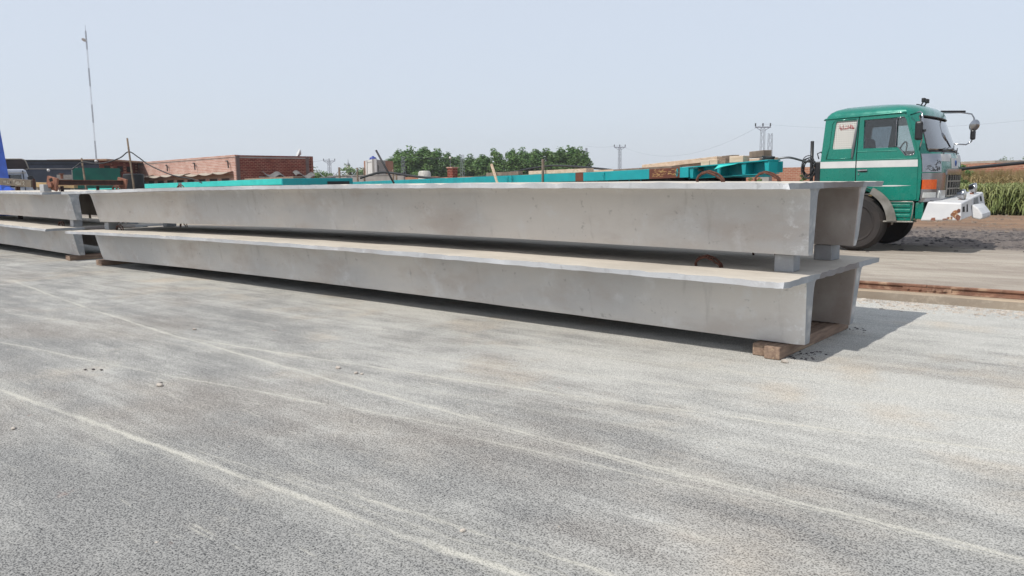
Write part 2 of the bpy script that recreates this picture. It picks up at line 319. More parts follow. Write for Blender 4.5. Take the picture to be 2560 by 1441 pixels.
# ---- yard surface: worn tar-and-grit with pale dust dragged into tyre tracks
def yard_mat():
    q = NT('yard_surface'); co = q.coord(); sp = q.n('ShaderNodeSeparateXYZ'); q.l(co, sp.inputs[0]); X, Y = sp.outputs[0], sp.outputs[1]
    cx = q.coord(scale=(.30, 1.3, 1), rot=(0, 0, R(-6)))
    big = q.noise(q.coord(scale=(.5, 1, 1), rot=(0, 0, R(-8))), .42, 5, .6)
    mid = q.noise(cx, 1.7, 5, .66, .5); streak = q.math('ADD', q.math('MULTIPLY', q.noise(q.coord(scale=(.10, 2.6, 1), rot=(0, 0, R(-7))), 1.9, 5, .66), .6), q.math('MULTIPLY', q.noise(q.coord(scale=(.08, 6.5, 1), rot=(0, 0, R(-3.5)), loc=(3, 8, 0)), 1.5, 5, .7), .4))
    cloud = q.noise(q.coord(loc=(7, 3, 0), scale=(.6, 1, 1)), .55, 4, .55)
    # dust amount: more toward the right end of the stack, thin in the dark scuffed lanes
    right = q.ramp(q.math('ADD', q.math('MULTIPLY', X, .16), Y), -5.6, .6, -.07, .24)
    dust = q.math('ADD', q.math('ADD', q.math('MULTIPLY', big, .9), q.math('MULTIPLY', mid, .62)), q.math('ADD', q.math('MULTIPLY', q.math('SUBTRACT', streak, .10), .70), right))
    patch_ = q.noise(q.coord(scale=(.7, 1.2, 1), loc=(11, 2, 0)), 2.6, 5, .62)
    dust = q.ramp(q.math('ADD', dust, q.math('MULTIPLY', q.math('SUBTRACT', patch_, .5), .55)), .80, 1.42)
    tr_total = None
    wob = q.math('ADD', q.math('MULTIPLY', q.math('SUBTRACT', q.noise(co, .8, 3), .5), .10), q.math('MULTIPLY', q.math('SUBTRACT', q.noise(q.coord(scale=(1, 3, 1)), 7, 4, .7), .5), .07))
    brk = q.noise(q.coord(scale=(.5, 3, 1)), 2.4, 4, .66)
    for (a, b, c, wd, x0, x1, st) in (
        (-4.60, .062, -.0006, .042, -12, 4, .95), (-4.40, .10, .0, .026, -1.7, 2, .75), (-3.11, .19, .0045, .020, -12, -.6, .75), (-3.13, -.012, .0045, .034, -14, 4, .85),
        (-2.02, .20, .008, .030, -6, 3, .9), (-1.35, .22, .0, .022, -4, 2.5, .5), (-1.75, .19, 0, .02, -12, -6, .7), (-3.32, .09, 0, .018, -1.5, 1.6, .6),
        (-2.55, .13, .004, .05, -9, 2, .3), (-.72, .16, 0, .05, -3, 4, .45), (-3.175, -.012, .0045, .016, -1.5, 4, .7), (-4.50, .064, 0, .014, -4, 4, .5)):
        cen = q.math('ADD', q.math('ADD', q.math('MULTIPLY', X, b), a), q.math('MULTIPLY', q.math('MULTIPLY', X, X), c))
        d = q.math('ABSOLUTE', q.math('SUBTRACT', q.math('SUBTRACT', Y, cen), wob))
        core = q.ramp(d, 0, wd*1.25, 1, 0); halo = q.ramp(d, wd*.4, wd*6, .42, 0)
        k = q.math('MAXIMUM', q.math('MULTIPLY', core, q.ramp(brk, .30, .56, .25, 1)), q.math('MULTIPLY', halo, q.ramp(brk, .3, .7)))
        k = q.math('MULTIPLY', k, q.math('MULTIPLY', q.ramp(X, x0, x0+1.0), q.ramp(X, x1-1.0, x1, 1, 0)))
        k = q.math('MULTIPLY', k, st)
        tr_total = k if tr_total is None else q.math('MAXIMUM', tr_total, k)
    scuff = q.ramp(q.noise(q.coord(scale=(1.1, 9, 1), rot=(0, 0, R(-9))), 1.5, 4, .6, .3), .60, .74, 0, .75)
    scuff = q.math('MULTIPLY', scuff, q.ramp(q.noise(q.coord(loc=(5, 1, 0)), .9, 3), .42, .62))
    scuff2 = q.ramp(q.noise(q.coord(scale=(2.2, 5, 1), rot=(0, 0, R(12)), loc=(2, 4, 0)), 1.4, 4, .6, .4), .66, .76, 0, .6)
    tr_total = q.math('MAXIMUM', tr_total, q.math('MAXIMUM', scuff, scuff2))
    g1 = q.noise(co, 95, 3, .7); g2 = q.vor(co, 120); g3 = q.noise(co, 38, 4, .6)
    grain = q.math('ADD', q.math('MULTIPLY', g1, .75), q.math('ADD', q.math('MULTIPLY', g2, .35), q.math('MULTIPLY', g3, .2)))
    gm = q.ramp(grain, .46, .76)
    # pale fleck between dark chippings
    dark = q.mix(gm, lin(62, 64, 66), lin(180, 179, 176))
    warm = q.mix(q.ramp(cloud, .46, .66, 0, .75), dark, q.mix(gm, lin(78, 74, 71), lin(188, 181, 173)))
    pale = q.mix(gm, lin(176, 175, 169), lin(236, 234, 227))
    tan = q.mix(q.ramp(q.noise(q.coord(loc=(3, 9, 0)), .8, 4), .5, .68), pale, q.mix(gm, lin(180, 171, 158), lin(234, 225, 211)))
    dmask = q.math('MULTIPLY', dust, q.ramp(grain, .3, .75, .55, 1.0))
    col = q.mix(dmask, warm, tan)
    col = q.mix(q.math('MULTIPLY', q.math('MULTIPLY', tr_total, q.ramp(grain, .35, .65, .55, 1)), .92), col, q.mix(gm, lin(206, 203, 191), lin(236, 232, 220)))
    col = q.mix(q.math('MULTIPLY', q.ramp(q.noise(co, 2.7, 4), .70, .76), .22), col, lin(186, 128, 104))
    h = q.math('ADD', q.math('MULTIPLY', grain, 1.0), q.math('MULTIPLY', mid, .4))
    q.bump(h, .8, .008); M['yard_surface'] = q.fin(col, .92, 0, .25)
yard_mat()
def dirt_mat():
    q = NT('dirt'); co = q.coord(); sp = q.n('ShaderNodeSeparateXYZ'); q.l(co, sp.inputs[0]); X, Y = sp.outputs[0], sp.outputs[1]
    w_ = q.math('MULTIPLY', q.math('SUBTRACT', q.noise(q.coord(scale=(.35, 1, 1)), .6, 5), .5), 5.0); yy = q.math('ADD', Y, w_)
    mott = q.noise(q.coord(scale=(.4, 1.6, 1)), 1.6, 9, .66); g = q.noise(co, 30, 5, .7)
    pale = q.mix(q.ramp(mott, .35, .65), lin(206, 196, 182), lin(178, 166, 154)); pale = q.mix(.35, pale, q.mix(g, (.2, .2, .2, 1), (.85, .85, .85, 1)), 'SOFT_LIGHT')
    grav = q.mix(q.ramp(q.math('ADD', q.math('MULTIPLY', q.noise(co, 9, 6, .7), .6), q.math('MULTIPLY', g, .5)), .4, .7), lin(92, 86, 84), lin(160, 148, 140))
    brown = q.mix(q.ramp(mott, .35, .68), lin(172, 142, 116), lin(138, 112, 94)); brown = q.mix(.4, brown, q.mix(g, (.15, .15, .15, 1), (.85, .85, .85, 1)), 'SOFT_LIGHT')
    col = q.mix(q.ramp(yy, 8.6, 11.0), pale, grav); col = q.mix(q.ramp(yy, 15.0, 17.5), col, brown)
    q.bump(q.math('ADD', q.noise(co, 5, 8, .65), q.math('MULTIPLY', g, .5)), .8, .05); M['dirt'] = q.fin(col, .95, 0, .2)
dirt_mat()

# ================================================================== THE SETTING
# rail line: y = 4.20 + .02 x (front of kerb)
b = MB(); b.add([(-260, -260, 0), (260, -260, 0), (260, 4.3, 0), (-260, 4.3, 0)], [(0, 1, 2, 3)])
tag(b.build('yard_pavement', 'yard_surface', fix=False), 'worn grey grit yard crossed by pale dusty tyre tracks', kind='structure')
def gh(x, y):
    h = .185 + .115*min(max((y-4.7)/3.0, 0), 1)
    if y > 4.8: h += .022*noise.noise(Vector((x*.5, y*.7, 0)))
    if 9 < y < 30: h += .05*noise.noise(Vector((x*.8, y*.9, 3)))
    h += .16*math.exp(-((y-20.5)/2.6)**2)*(.8+.5*noise.noise(Vector((x*.4, y*.5, 8))))
    return h
xs = [-900, -600, -400, -250, -150, -100, -70, -50] + [-40+i*.6 for i in range(100)] + [22, 26, 32, 40, 60, 100, 180, 300, 600]
ys = [4.40+i*.3 for i in range(100)] + [35, 38, 42, 50, 65, 90, 130, 200, 350, 600, 1100]
b = MB(); b.v = [Vector((x, y, gh(x, y))) for x in xs for y in ys]; k = len(ys)
b.f = [(i*k+j, (i+1)*k+j, (i+1)*k+j+1, i*k+j+1) for i in range(len(xs)-1) for j in range(k-1)]
tag(b.build('ground', 'dirt', smooth='all', fix=False), 'dusty brown dirt ground beyond the crane rail', kind='structure')
# kerb that carries the rail
b = MB(); n = 120
def kerb(u, v):
    x = -60+u*90; prof = [(4.13, -.02), (4.14, .10), (4.16, .115), (4.48, .118)]
    y, z = prof[int(round(v*3))]; return (x, y+.008*noise.noise(Vector((x*2, v*3, 0))), z+.006*noise.noise(Vector((x*3, v*5, 4))))
b.grid(300, 3, kerb)
kb = b.build('kerb', 'kerb_concrete', fix=True); tag(kb, 'low tan concrete kerb under the crane rail', kind='structure')
# rail
rail = thing('crane_rail', (0, 4.34, .118), 'long rusty steel rail lying on the low concrete kerb', 'rail')
prof = [(-.055, 0), (.055, 0), (.055, .008), (.010, .018), (.010, .062), (.032, .07), (.034, .092), (.026, .098), (-.026, .098), (-.034, .092), (-.032, .07), (-.010, .062), (-.010, .018), (-.055, .008)]
for x0, x1, nm in ((-60, -.004, 'rail_length'), (.004, 30, 'rail_length')):
    MB().prism(prof, lambda a, c, t: (t, 4.34+a, .118+c), x0, x1).build(nm, 'rust_rail', rail)
fp = MB().box(-.29, .29, 4.303, 4.329, .134, .180).build('fishplate', 'rust_rail', rail, bevel=.003)
for x in (-.22, -.08, .09, .215):
    q = MB(); q.lathe([(.022, 0), (.022, .014), (.012, .014), (.012, .03)], (x, 4.303, .157), (0, -1, 0), 6); q.build('bolt', 'rust_rail', fp)
# loose chippings swept against the kerb
def stones(name, mat, n, fn, smin, smax, label, seed):
    rnd = random.Random(seed); b = MB()
    for i in range(n):
        x, y, z = fn(rnd); s = rnd.uniform(smin, smax)*rnd.uniform(.5, 1); vs = []
        ax = [rnd.uniform(.6, 1.3), rnd.uniform(.5, 1.1), rnd.uniform(.25, .6)]; an = rnd.uniform(0, 6.3)
        for (p, q, r) in ((-1, -.6, -.5), (.8, -1, -.5), (1, .7, -.5), (-.7, 1, -.5), (-.6, -.4, .5), (.5, -.5, .6), (.4, .6, .4), (-.5, .5, .55)):
            p, q, r = [(t*rnd.uniform(.7, 1.2))*a*s*.5 for t, a in zip((p, q, r), ax)]
            vs.append((x+p*math.cos(an)-q*math.sin(an), y+p*math.sin(an)+q*math.cos(an), z+r+s*.08))
        b.add(vs, [(0,3,2,1),(4,5,6,7),(0,1,5,4),(1,2,6,5),(2,3,7,6),(3,0,4,7)])
    return tag(b.build(name, mat), label, kind='stuff')
plain('stone_grey', lin(222, 212, 200), lin(178, 168, 158), 9, .95, bump=.2)
plain('stone_dark', lin(104, 98, 98), lin(76, 72, 74), 9, .95, bump=.2)
def near_kerb(r):
    x = r.uniform(-3, 4); t = min(abs(r.gauss(0, .22)), .75); lim = .55 if x > -.4 else .3
    return x, 4.10-t*lim/.4-.02, 0
stones('loose_chippings', 'stone_grey', 1300, near_kerb, .02, .085, 'grey chippings strewn along the foot of the kerb', 3)
stones('yard_grit', 'stone_grey', 320, lambda r: (r.uniform(-12, 4), r.uniform(-6.2, 3.2), 0), .006, .026, 'small loose grit scattered over the yard', 8)
def near_end(r): return -.22+r.gauss(.08, .09), r.choice((.02, .1, .3, 1.75))+r.gauss(0, .07), 0
stones('crumbled_mortar', 'stone_dark', 110, near_end, .008, .04, 'crumbled mortar bits beside the end timbers', 4)
def on_road(r):
    x = r.uniform(-12, 6); y = 12.6+r.gauss(0, 1.5); return x, y, gh(x, y)
stones('road_gravel', 'stone_dark', 3200, on_road, .03, .13, 'dark broken gravel in front of the green truck', 5)
def on_berm(r):
    x = r.uniform(-10, 6); y = r.uniform(15, 25); return x, y, gh(x, y)
stones('dirt_clods', 'timber_grey', 1400, on_berm, .03, .16, 'brown dirt clods on the bank before the maize', 6)

# ================================================================== GIRDERS
ZT = .12; HG = .647; GAP = .172; TS = .052; LEN = 15.25
def girder(origin, rot, label, seed, camber=.055, loops=True):
    rnd = random.Random(seed)
    g = thing('concrete_girder', origin, label, 'concrete girder', 'precast concrete girders stacked two high'); g.rotation_euler = (0, 0, rot); g['_o'] = (0, 0, 0)
    L = LEN; cz = lambda x: camber*(1-((x+L/2)/(L/2))**2)
    st = [0, -.03, -.06, -.10, -.15, -.22, -.3] ; st += [-.3-(L-.6)*i/150 for i in range(1, 150)]; st += [-L-x for x in reversed(st[:7])]
    # deck slab: grid of top and bottom points, uneven cast edges, ragged sawn ends
    ny = 26; yl = [-.615+(2.655)*j/ny for j in range(ny+1)]; b = MB(); nx = len(st)
    def nz(a, c, s): return noise.noise(Vector((a, c, seed*3.1+s)))
    edge_f = [.009*nz(x*1.3, 0, 1)+.006*nz(x*6, 0, 2) for x in st]; edge_r = [.012*nz(x*1.3, 5, 1)+.006*nz(x*6, 5, 2) for x in st]
    endj = [(.022*nz(y*9, 1, 4)+rnd.uniform(-.010, .010), .022*nz(y*9, 7, 4)+rnd.uniform(-.012, .012)) for y in yl]; chip = [rnd.uniform(.008, .024) if rnd.random() < .09 else 0 for x in st]
    for lay in (0, 1):
        for i, x in enumerate(st):
            for j, y in enumerate(yl):
                xx = x; yy = y
                if j == 0: yy += edge_f[i] + (.004*rnd.uniform(-1, 1)+chip[i] if lay else 0)
                if j == ny: yy += edge_r[i]
                if i == 0: xx += endj[j][lay]; 
                if i == nx-1: xx -= endj[j][lay]
                if j == 0 and lay and i in (0, 1): yy += .03; xx -= .012
                z = HG + cz(x) - (0 if lay else TS)
                if lay: z += .006*nz(x*.9, y*1.2, 6)+.003*nz(x*4, y*5, 7)+(.004*rnd.uniform(-1, 1)-(chip[i]*.6 if j == 0 else 0) if i in (0, nx-1) or j == 0 else 0)
                else: z += .004*nz(x*1.1, y*2, 8)+(.003*rnd.uniform(-1, 1) if j == 0 else 0)
                b.v.append(Vector((xx, yy, z)))
    k = ny+1; N = nx*k
    for i in range(nx-1):
        for j in range(ny):
            q = (i*k+j, (i+1)*k+j, (i+1)*k+j+1, i*k+j+1); b.f.append(q); b.f.append(tuple(N+t for t in reversed(q)))
    rim = [j for j in range(ny)]+[i*k+ny for i in range(nx-1)]+[(nx-1)*k+j for j in range(ny, 0, -1)]+[i*k for i in range(nx-1, 0, -1)]
    for a, c in zip(rim, rim[1:]+rim[:1]): b.f.append((a, c, c+N, a+N))
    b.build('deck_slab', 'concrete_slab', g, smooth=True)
    # two webs: slightly flared ribs whose ends rake back toward the bottom
    H = HG-TS+.006
    rib = {1: [(-.085, H), (-.055, H-.035), (-.045, H-.09), (.012, .10), (.03, .025), (.04, .0), (.195, 0), (.20, .02), (.145, H-.09), (.16, H-.03), (.20, H)],
           2: [(1.27, H), (1.31, H-.03), (1.325, H-.09), (1.33, .02), (1.335, 0), (1.495, 0), (1.507, .025), (1.512, .10), (1.512, H-.09), (1.522, H-.035), (1.552, H)]}
    for wi, pf in rib.items():
        b = MB(); n = len(pf)
        for i, x in enumerate(st):
            for j, (y, z) in enumerate(pf):
                t = 1-z/H; xx = x; e = min(abs(x), abs(x+L)); sg = 1 if x < -L/2 else -1
                rake = .05*t*max(0, 1-e/.3); xx += sg*rake
                if i in (0, nx-1): xx += sg*(.012+.014*abs(nz(y*9, z*11, 9)))
                yy = y
                outer = j < 6 if wi == 1 else j > 4
                ch = .05*t*max(0, 1-e/.17) if e < .17 else 0
                if outer: yy += (ch if wi == 1 else -ch)
                yy += .004*nz(x*.8, z*3, 12+wi)+(.006*nz(x*17, z*14, 20) if e < .2 else 0)
                b.v.append(Vector((xx, yy, z+cz(x)+(.003*nz(x*2.1, 0, 15) if z < .01 else 0))))
        for i in range(nx-1):
            for j in range(n): b.f.append((i*n+j, i*n+(j+1) % n, (i+1)*n+(j+1) % n, (i+1)*n+j))
        b.f += [tuple(range(n)), tuple((nx-1)*n+t for t in range(n-1, -1, -1))]
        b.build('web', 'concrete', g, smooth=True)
    if loops:
        for x0 in (-1.02, -L+1.02):
            for y0 in (.06, 1.43):
                for kk, (dy, lean) in enumerate(((-.012, .0), (.014, .03))):
                    b = MB(); top = .088+.012*kk; wd = .125+.008*kk; zz = HG+cz(x0)-.03
                    pts = [(x0-wd+.012, y0+dy, zz), (x0-wd, y0+dy, zz+.06), (x0-wd+.01, y0+dy, zz+top-.01), (x0-wd+.045, y0+dy+lean*.4, zz+top+.022), (x0-.02, y0+dy+lean*.6, zz+top+.038),
                           (x0+wd-.07, y0+dy+lean*.6, zz+top+.012), (x0+wd-.03, y0+dy+lean*.5, zz+top-.015), (x0+wd, y0+dy+lean*.2, zz+.06), (x0+wd+.02, y0+dy, zz)]
                    b.tube(pts, .011, 7); b.build('lifting_loop', 'rebar', g, smooth='all')
    return g
ZU = ZT+HG+GAP
girder((0, 0, ZT), 0, 'lower concrete girder of the long front stack, resting on timbers', 1)
girder((.007, -.012, ZU-.004), 0, 'upper concrete girder of the long front stack, nearest the green truck', 2)
LX, LY, LR = -16.75, .12, R(-1.2)
girder((LX, LY, ZT), LR, 'lower concrete girder of the stack at the left edge', 3)
girder((LX+.02, LY+.0, ZU-.004), LR, 'upper concrete girder of the stack at the left edge', 4)

def block(x, y, z, w_, d, h, label, rz=0, name='spacer_block', mat='concrete_block', group='concrete spacer blocks between girders'):
    b = MB(); b.box(-w_/2, w_/2, -d/2, d/2, 0, h)
    o = b.build(name, mat, bevel=.008); o.location = (x, y, z); o.rotation_euler = (0, 0, rz); return tag(o, label, 'concrete block', group)
zb = ZT+HG+.002
block(-.29, .19, zb+.004, .175, .20, GAP-.012, 'pale concrete block between the front girders, under the near web at the truck end', R(4))
block(-.36, 1.47, zb+.004, .19, .22, GAP-.012, 'shaded concrete block between the front girders, under the far web at the truck end', R(-3))
block(-LEN+.35, .18, zb+.004, .2, .2, GAP-.012, 'concrete block between the front girders, under the near web at the left end')
block(-LEN+.35, 1.45, zb+.004, .2, .22, GAP-.012, 'concrete block between the front girders, under the far web at the left end')
cL, sL = math.cos(LR), math.sin(LR)
def LS(x, y): return LX+x*cL-y*sL, LY+x*sL+y*cL
block(*LS(-.36, .17), zb+.004, .2, .2, GAP-.012, 'concrete block between the left stack girders, under the near web')
block(*LS(-.36, 1.45), zb+.004, .2, .2, GAP-.012, 'concrete block between the left stack girders, under the far web')
block(*LS(-.32, -.42), ZU+HG+.006, .19, .17, .165, 'lone concrete cube standing on top of the left stack', R(6), 'concrete_cube', group=None)

def timber(x0, x1, y0, y1, z0, z1, label, mat='timber', rz=0, name='timber_sleeper'):
    cx, cy = (x0+x1)/2, (y0+y1)/2; b = MB(); n = 8
    def f(u, v): return 0
    b.box(-(x1-x0)/2, (x1-x0)/2, -(y1-y0)/2, (y1-y0)/2, 0, z1-z0)
    o = b.build(name, mat, bevel=.007); o.location = (cx, cy, z0); o.rotation_euler = (0, 0, rz)
    return tag(o, label, 'timber', 'timber sleepers under the girders')
timber(-.345, -.20, -.155, 1.78, .003, .116, 'timber sleeper under the truck end of the front stack, the one nearer the end')
timber(-.50, -.358, -.075, 1.72, .003, .114, 'timber sleeper under the truck end of the front stack, set slightly back', rz=R(.8))
timber(-15.32, -15.17, -.03, 1.8, .003, .116, 'timber sleeper under the left end of the front stack, outer of the pair')
timber(-15.15, -15.0, -.05, 1.75, .003, .115, 'timber sleeper under the left end of the front stack, inner of the pair')
x0, y0 = LS(-.25, .9); timber(x0-.075, x0+.075, y0-1.0, y0+.9, .003, .116, 'timber sleeper under the left edge stack, nearer its end', rz=LR)
x0, y0 = LS(-.45, .9); timber(x0-.075, x0+.075, y0-.97, y0+.9, .003, .115, 'timber sleeper under the left edge stack, farther from its end', rz=LR)
b = MB(); b.box(-.22, .16, .35, .5, .118, .126); 
# pebbles lying in the yard
for i, (x, y, s, lab) in enumerate(((-3.16, -2.77, .055, 'largest grey pebble of three lying in mid yard'), (-2.88, -2.79, .04, 'flat middle pebble of three lying in mid yard'), (-2.82, -2.775, .032, 'smallest pale pebble of three lying in mid yard'),
        (-3.84, -4.05, .06, 'flat pale stone in the left foreground dust'), (-4.95, -4.2, .03, 'left one of three dark pebbles in the left foreground'), (-4.90, -4.15, .03, 'middle one of three dark pebbles in the left foreground'),
        (-4.82, -4.11, .03, 'right one of three dark pebbles in the left foreground'), (-3.5, -5.21, .04, 'tan stone at the left edge of the foreground'), (-.02, -4.42, .032, 'tan pebble beside the pale tyre track in the foreground'),
        (-.13, -.20, .07, 'white mortar flake at the foot of the near timber'), (-6.06, -2.6, .05, 'small grey stone in the dark patch left of mid yard'), (-3.92, -4.0, .03, 'small dark chip touching the flat pale stone'))):
    rnd = random.Random(50+i); b = MB(); bm = bmesh.new(); bmesh.ops.create_icosphere(bm, subdivisions=2, radius=s*.5)
    for v in bm.verts: v.co *= .8+.45*noise.noise(v.co*(1.6/s)+Vector((i*5, 0, 0))); v.co.z *= .6; v.co.x *= 1.2
    me = bpy.data.meshes.new('pebble'); bm.to_mesh(me); bm.free(); me.materials.append(M['stone_dark' if 'dark' in lab and i != 10 else 'stone_grey'])
    o = bpy.data.objects.new('pebble', me); COL.objects.link(o); o.location = (x, y, s*.2); o.rotation_euler = (0, 0, i*1.3); tag(o, lab, 'pebble', 'pebbles lying in the yard')

# ================================================================== GREEN TRACTOR TRUCK (heads along +x, right-hand side toward the yard)
TO = (-2.07, 9.15, .30); YC = 9.15; HWD = 1.13; YS = YC-HWD
def interp(z, tab):
    if z <= tab[0][0]: return tab[0][1]
    for (a, p), (c, q) in zip(tab, tab[1:]):
        if z <= c: return p+(q-p)*(z-a)/(c-a)
    return tab[-1][1]
BASE = [(1.10, -.74), (1.30, -.70), (1.75, -.69), (2.0, -.71), (2.06, -.735), (2.70, -.975), (2.76, -.985), (2.82, -1.02), (2.87, -1.09), (2.91, -1.20), (2.945, -1.46)]
HW = [(1.10, 1.13), (2.72, 1.13), (2.76, 1.125), (2.82, 1.095), (2.87, 1.03), (2.91, .92), (2.945, .68)]
REAR = [(1.10, -2.72), (1.95, -2.72), (2.70, -2.645), (2.76, -2.63), (2.82, -2.58), (2.87, -2.50), (2.91, -2.36), (2.945, -2.05)]
def xf(s, z): return interp(z, BASE) - .10*s*s - .18*s**8
def ring(z, inset=0.0):
    hw = interp(z, HW)-inset; xr = interp(z, REAR)+inset; pts = []
    for i in range(29):
        s = -1+2*i/28; s = math.copysign(abs(s)**.75, s); pts.append((xf(s, z)-inset, YC+hw*s, z))
    rr = .07
    for t in (0, .3, .7, 1): a = t*math.pi/2; pts.append((xr+rr-rr*math.sin(a), YC+hw-rr+rr*math.cos(a), z))
    for t in (0, .3, .7, 1): a = t*math.pi/2; pts.append((xr+rr-rr*math.cos(a), YC-hw+rr-rr*math.sin(a), z))
    return pts
def loft(rings):
    b = MB(); n = len(rings[0])
    for r in rings: b.v += [Vector(p) for p in r]
    for i in range(len(rings)-1):
        for j in range(n): b.f.append((i*n+j, i*n+(j+1) % n, (i+1)*n+(j+1) % n, (i+1)*n+j))
    b.f += [tuple(range(n-1, -1, -1)), tuple((len(rings)-1)*n+t for t in range(n))]
    return b
def boolean(me, cutters, name):
    o = bpy.data.objects.new(name, me); COL.objects.link(o); tmp = []
    for c in cutters:
        co = bpy.data.objects.new('cut', c); COL.objects.link(co); tmp.append(co)
        md = o.modifiers.new('b', 'BOOLEAN'); md.operation = 'DIFFERENCE'; md.solver = 'EXACT'; md.object = co
    dg = bpy.context.evaluated_depsgraph_get(); new = bpy.data.meshes.new_from_object(o.evaluated_get(dg)); o.modifiers.clear(); o.data = new
    for t in tmp: bpy.data.objects.remove(t, do_unlink=True)
    return o
truck = thing('tractor_truck', TO, 'green cab-over tractor truck with white stripe and battered white front bumper', 'truck')
ZS = [1.22, 1.3, 1.5, 1.75, 1.95, 2.02, 2.08, 2.3, 2.5, 2.70, 2.76, 2.79, 2.82, 2.85, 2.87, 2.89, 2.91, 2.93, 2.945]
QW = [(-2.425, 2.66), (-2.09, 2.665), (-2.07, 2.64), (-2.13, 2.19), (-2.15, 2.165), (-2.475, 2.16), (-2.495, 2.185), (-2.445, 2.64)]
DW = [(-1.955, 2.66), (-1.30, 2.675), (-1.265, 2.64), (-1.10, 2.06), (-1.12, 2.015), (-1.25, 2.01), (-1.36, 2.155), (-1.955, 2.155)]
side = lambda a, c, t: (a, t, c)
c1 = MB().prism(QW, side, YC-1.5, YC+1.5).mesh('c'); c2 = MB().prism(DW, side, YC-1.5, YC+1.5).mesh('c')
ws = [(-1.03, 2.07), (1.03, 2.07), (.97, 2.665), (.93, 2.69), (-.93, 2.69), (-.97, 2.665)]
c3 = MB().prism(ws, lambda a, c, t: (t, YC+a, c), -1.65, 0).mesh('c')
cav = loft([ring(z, .055) for z in (1.32, 1.9, 2.05, 2.4, 2.72, 2.80)]).mesh('cav')
WA = [(-2.07+.60*math.cos(R(t)), .82+.62*math.sin(R(t))) for t in range(-10, 191, 12)]
c4 = MB().prism(WA, side, YC-1.5, YC+1.5).mesh('c')
shell = boolean(loft([ring(z) for z in ZS]).mesh('cab_shell', TO), [], 'cab_shell')
for c in (cav, c1, c2, c3, c4):
    c.transform(Matrix.Translation(-Vector(TO)))
COL.objects.unlink(shell)
shell = boolean(shell.data, [cav, c1, c2, c3, c4], 'cab_shell')
shell.data.materials.clear(); shell.data.materials.append(M['green_paint']); shell.parent = truck; shell['_o'] = TO
bm = bmesh.new(); bm.from_mesh(shell.data)
for f in bm.faces: f.smooth = True; f.material_index = 0
for e in bm.edges:
    if len(e.link_faces) == 2 and e.calc_face_angle(0) > R(32): e.smooth = False
bm.to_mesh(shell.data); bm.free()
# side panels and door, proud of the shell with an open seam between them
p0, p1 = YS-.016, YS-.003
rearp = [(-2.70, 1.48), (-2.70, 1.95), (-2.63, 2.70), (-2.045, 2.715), (-2.072, 2.0), (-2.072, 1.48)]
qp = MB().prism(rearp, side, p0, p1, [QW]).build('quarter_panel', 'green_paint', truck, bevel=.004)
arc = [(-2.07+.66*math.cos(R(t)), .82+.66*math.sin(R(t))) for t in (84, 72, 60, 48, 38)]
doorp = [(-2.056, 1.49), (-2.056, 2.0), (-2.03, 2.715), (-1.30, 2.735), (-1.225, 2.66), (-1.045, 2.0), (-1.035, 1.26), (-1.06, 1.235), (-1.55, 1.232)]+[p for p in reversed(arc)]
door = MB().prism(doorp, side, p0, p1, [DW]).build('door', 'green_paint', truck, bevel=.004)
def plate(poly, y0, y1, name, mat, par, bevel=0): return MB().prism(poly, side, y0, y1).build(name, mat, par, bevel=bevel)
plate([(-2.70, 1.818), (-2.70, 1.938), (-2.074, 1.936), (-2.074, 1.816)], p0-.003, p0-.0005, 'white_stripe', 'white_paint', qp)
plate([(-2.054, 1.816), (-2.054, 1.936), (-1.046, 1.932), (-1.040, 1.812)], p0-.003, p0-.0005, 'white_stripe', 'white_paint', door)
plate([(-1.9, 1.478), (-1.9, 1.492), (-1.4, 1.497), (-1.12, 1.487), (-1.4, 1.474)], p0-.003, p0-.0005, 'pinstripe', 'white_paint', door)
for z in (1.955, 2.10):
    MB().beam((-2.05 if z > 2 else -2.05, p0-.002, z), (-1.38 if z > 2 else -1.05, p0-.002, z), .012, .012).build('crease', 'green_paint', door, bevel=.003)
MB().tube([(-2.60, p0-.002, 1.98), (-2.55, p0-.002, 2.2), (-2.51, p0-.002, 2.62), (-2.46, p0-.002, 2.685), (-2.1, p0-.002, 2.69)], .01, 6).build('crease', 'green_paint', qp, smooth='all')
MB().tube([(-2.58, p0-.002, 1.985), (-2.11, p0-.002, 1.985)], .009, 6).build('crease', 'green_paint', qp, smooth='all')
MB().beam((-2.064, YS-.0015, 1.49), (-2.064, YS-.0015, 2.0), .002, .016).build('door_seam', 'black_hole', truck); MB().beam((-2.064, YS-.0015, 2.0), (-2.0375, YS-.0015, 2.715), .002, .016).build('door_seam', 'black_hole', truck)
hd = MB().beam((-2.03, p0-.02, 1.765), (-1.86, p0-.02, 1.768), .016, .022).build('door_handle', 'chrome', door, bevel=.005)
MB().prism([(-1.99, 1.735), (-1.98, 1.79), (-1.88, 1.79), (-1.87, 1.735)], side, p0-.004, p0+.001).build('handle_recess', 'dark_steel', hd)
MB().lathe([(.013, 0), (.013, .012)], (-2.01, p0-.001, 1.70), (0, -1, 0), 12).build('lock', 'chrome', hd)
